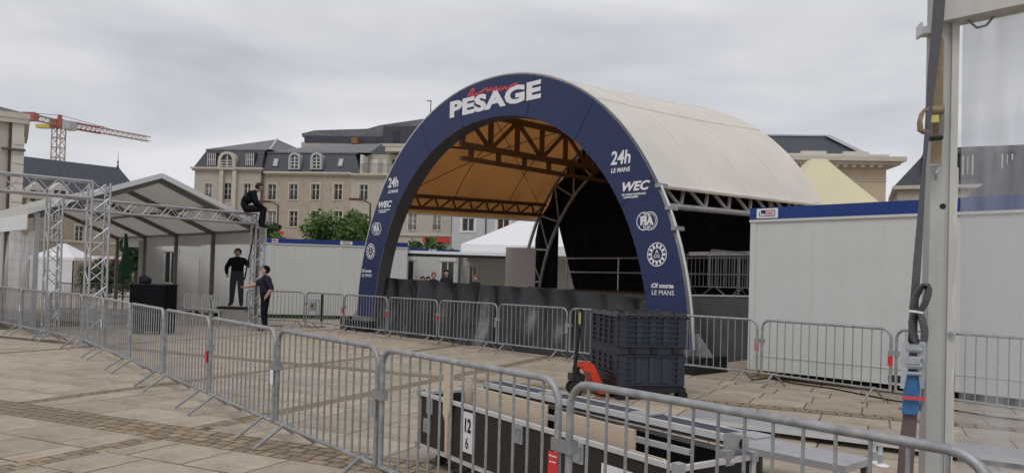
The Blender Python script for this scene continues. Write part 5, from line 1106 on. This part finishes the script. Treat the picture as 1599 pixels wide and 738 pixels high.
# ================================================================== TREES, LAMPS, SIGN
def tree(label, base, h, rx, rz, nleaf, m, trunk=.14, group='small trees behind the cabins'):
    t = thing('tree', label, 'tree', base, 0, group); cz = h - rz
    MB().tube([(0, 0, 0), (.05, .03, cz * .6), (.0, 0, cz + rz * .3)], [trunk, trunk * .8, trunk * .3], 8).build('trunk', 'bark', t, True)
    b = MB(); lb = []
    for k in range(9):
        a = k * 2.4; r = rx * random.uniform(.45, .8); e = Vector((math.cos(a) * r, math.sin(a) * r, cz + rz * random.uniform(-.4, .6))); lb.append(e); b.tube([(0, 0, cz * random.uniform(.6, .9)), e * .6 + Vector((0, 0, .35 * cz)), e], [trunk * .45, trunk * .25, .015], 5)
    b.build('limbs', 'bark', t)['kind'] = 'stuff'
    cl = [(e, random.uniform(.28, .5) * rx) for e in lb] + [(Vector((random.gauss(0, .5) * rx, random.gauss(0, .5) * rx, cz + random.uniform(-.8, .95) * rz)), random.uniform(.2, .42) * rx) for _ in range(26)]
    lf_ = MB()
    for _ in range(nleaf):
        c, r = random.choice(cl); d = Vector((random.gauss(0, 1), random.gauss(0, 1), random.gauss(0, 1))).normalized() * r * random.random() ** .45; p = c + d
        u_ = Vector((random.gauss(0, 1), random.gauss(0, 1), random.gauss(0, .6))).normalized(); w = u_.orthogonal().normalized(); s_ = random.uniform(.07, .15)
        lf_.quad(p - u_ * s_, p + w * s_ * .45, p + u_ * s_, p - w * s_ * .45)
    o = lf_.build('crown', m, t); o['kind'] = 'stuff'
p = AY(521, 400, 38); tree('rounded bright green tree behind the blue banded cabins', (p.x, p.y, 0), 4.62, 1.6, 1.1, 8000, 'leaf')
p = AY(678, 400, 41); tree('small thin leaved tree below the red shop sign', (p.x, p.y, 0), 3.75, .95, .9, 1400, 'leaf')
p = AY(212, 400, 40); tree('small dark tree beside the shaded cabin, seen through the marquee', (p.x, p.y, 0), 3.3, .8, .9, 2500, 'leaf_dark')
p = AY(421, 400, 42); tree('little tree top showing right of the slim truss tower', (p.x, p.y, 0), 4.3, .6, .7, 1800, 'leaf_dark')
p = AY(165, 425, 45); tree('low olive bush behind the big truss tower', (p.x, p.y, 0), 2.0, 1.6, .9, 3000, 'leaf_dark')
def lamp(label, px, ytop, xarm, yarm, Y):
    p = AY(px, ytop, Y); q = AY(xarm, yarm, Y); t = thing('street_lamp', label, 'street lamp', (p.x, p.y, 0), 0, 'brown street lamps'); dx = q.x - p.x
    MB().tube([(0, 0, 0), (0, 0, 1.0), (0, 0, p.z)], [.10, .075, .06], 8).build('column', 'brown_pole', t, True); MB().tube([(0, 0, p.z), (dx * .6, 0, p.z + (q.z - p.z) * .8), (dx, 0, q.z)], .05, 6).build('arm', 'brown_pole', t, True); MB().box(dx - .55, dx + .35, -.15, .15, q.z - .12, q.z + .02).build('lamp_head', 'brown_pole', t)
lamp('brown street lamp with slanted arm between the truss tower and the green tree', 434.5, 320, 414, 313.5, 55); lamp('brown street lamp with slanted arm just left of the blue arch', 578.5, 318, 558, 310, 52)
p = AY(438.5, 366, 40); sg = thing('red_sign', 'small square red sign with white letters above the blue cabin band', 'sign', (p.x, p.y, 0)); MB().box(-.15, .15, -.02, .02, p.z - .26, p.z + .17).build('panel', 'red', sg); MB().tube([(0, .05, 0), (0, .05, p.z)], .03, 6).build('pole', 'beam_dark', sg); text('Oc', .20, 'print_white', sg, wall_mtx(0, -.024, p.z - .04), .006)
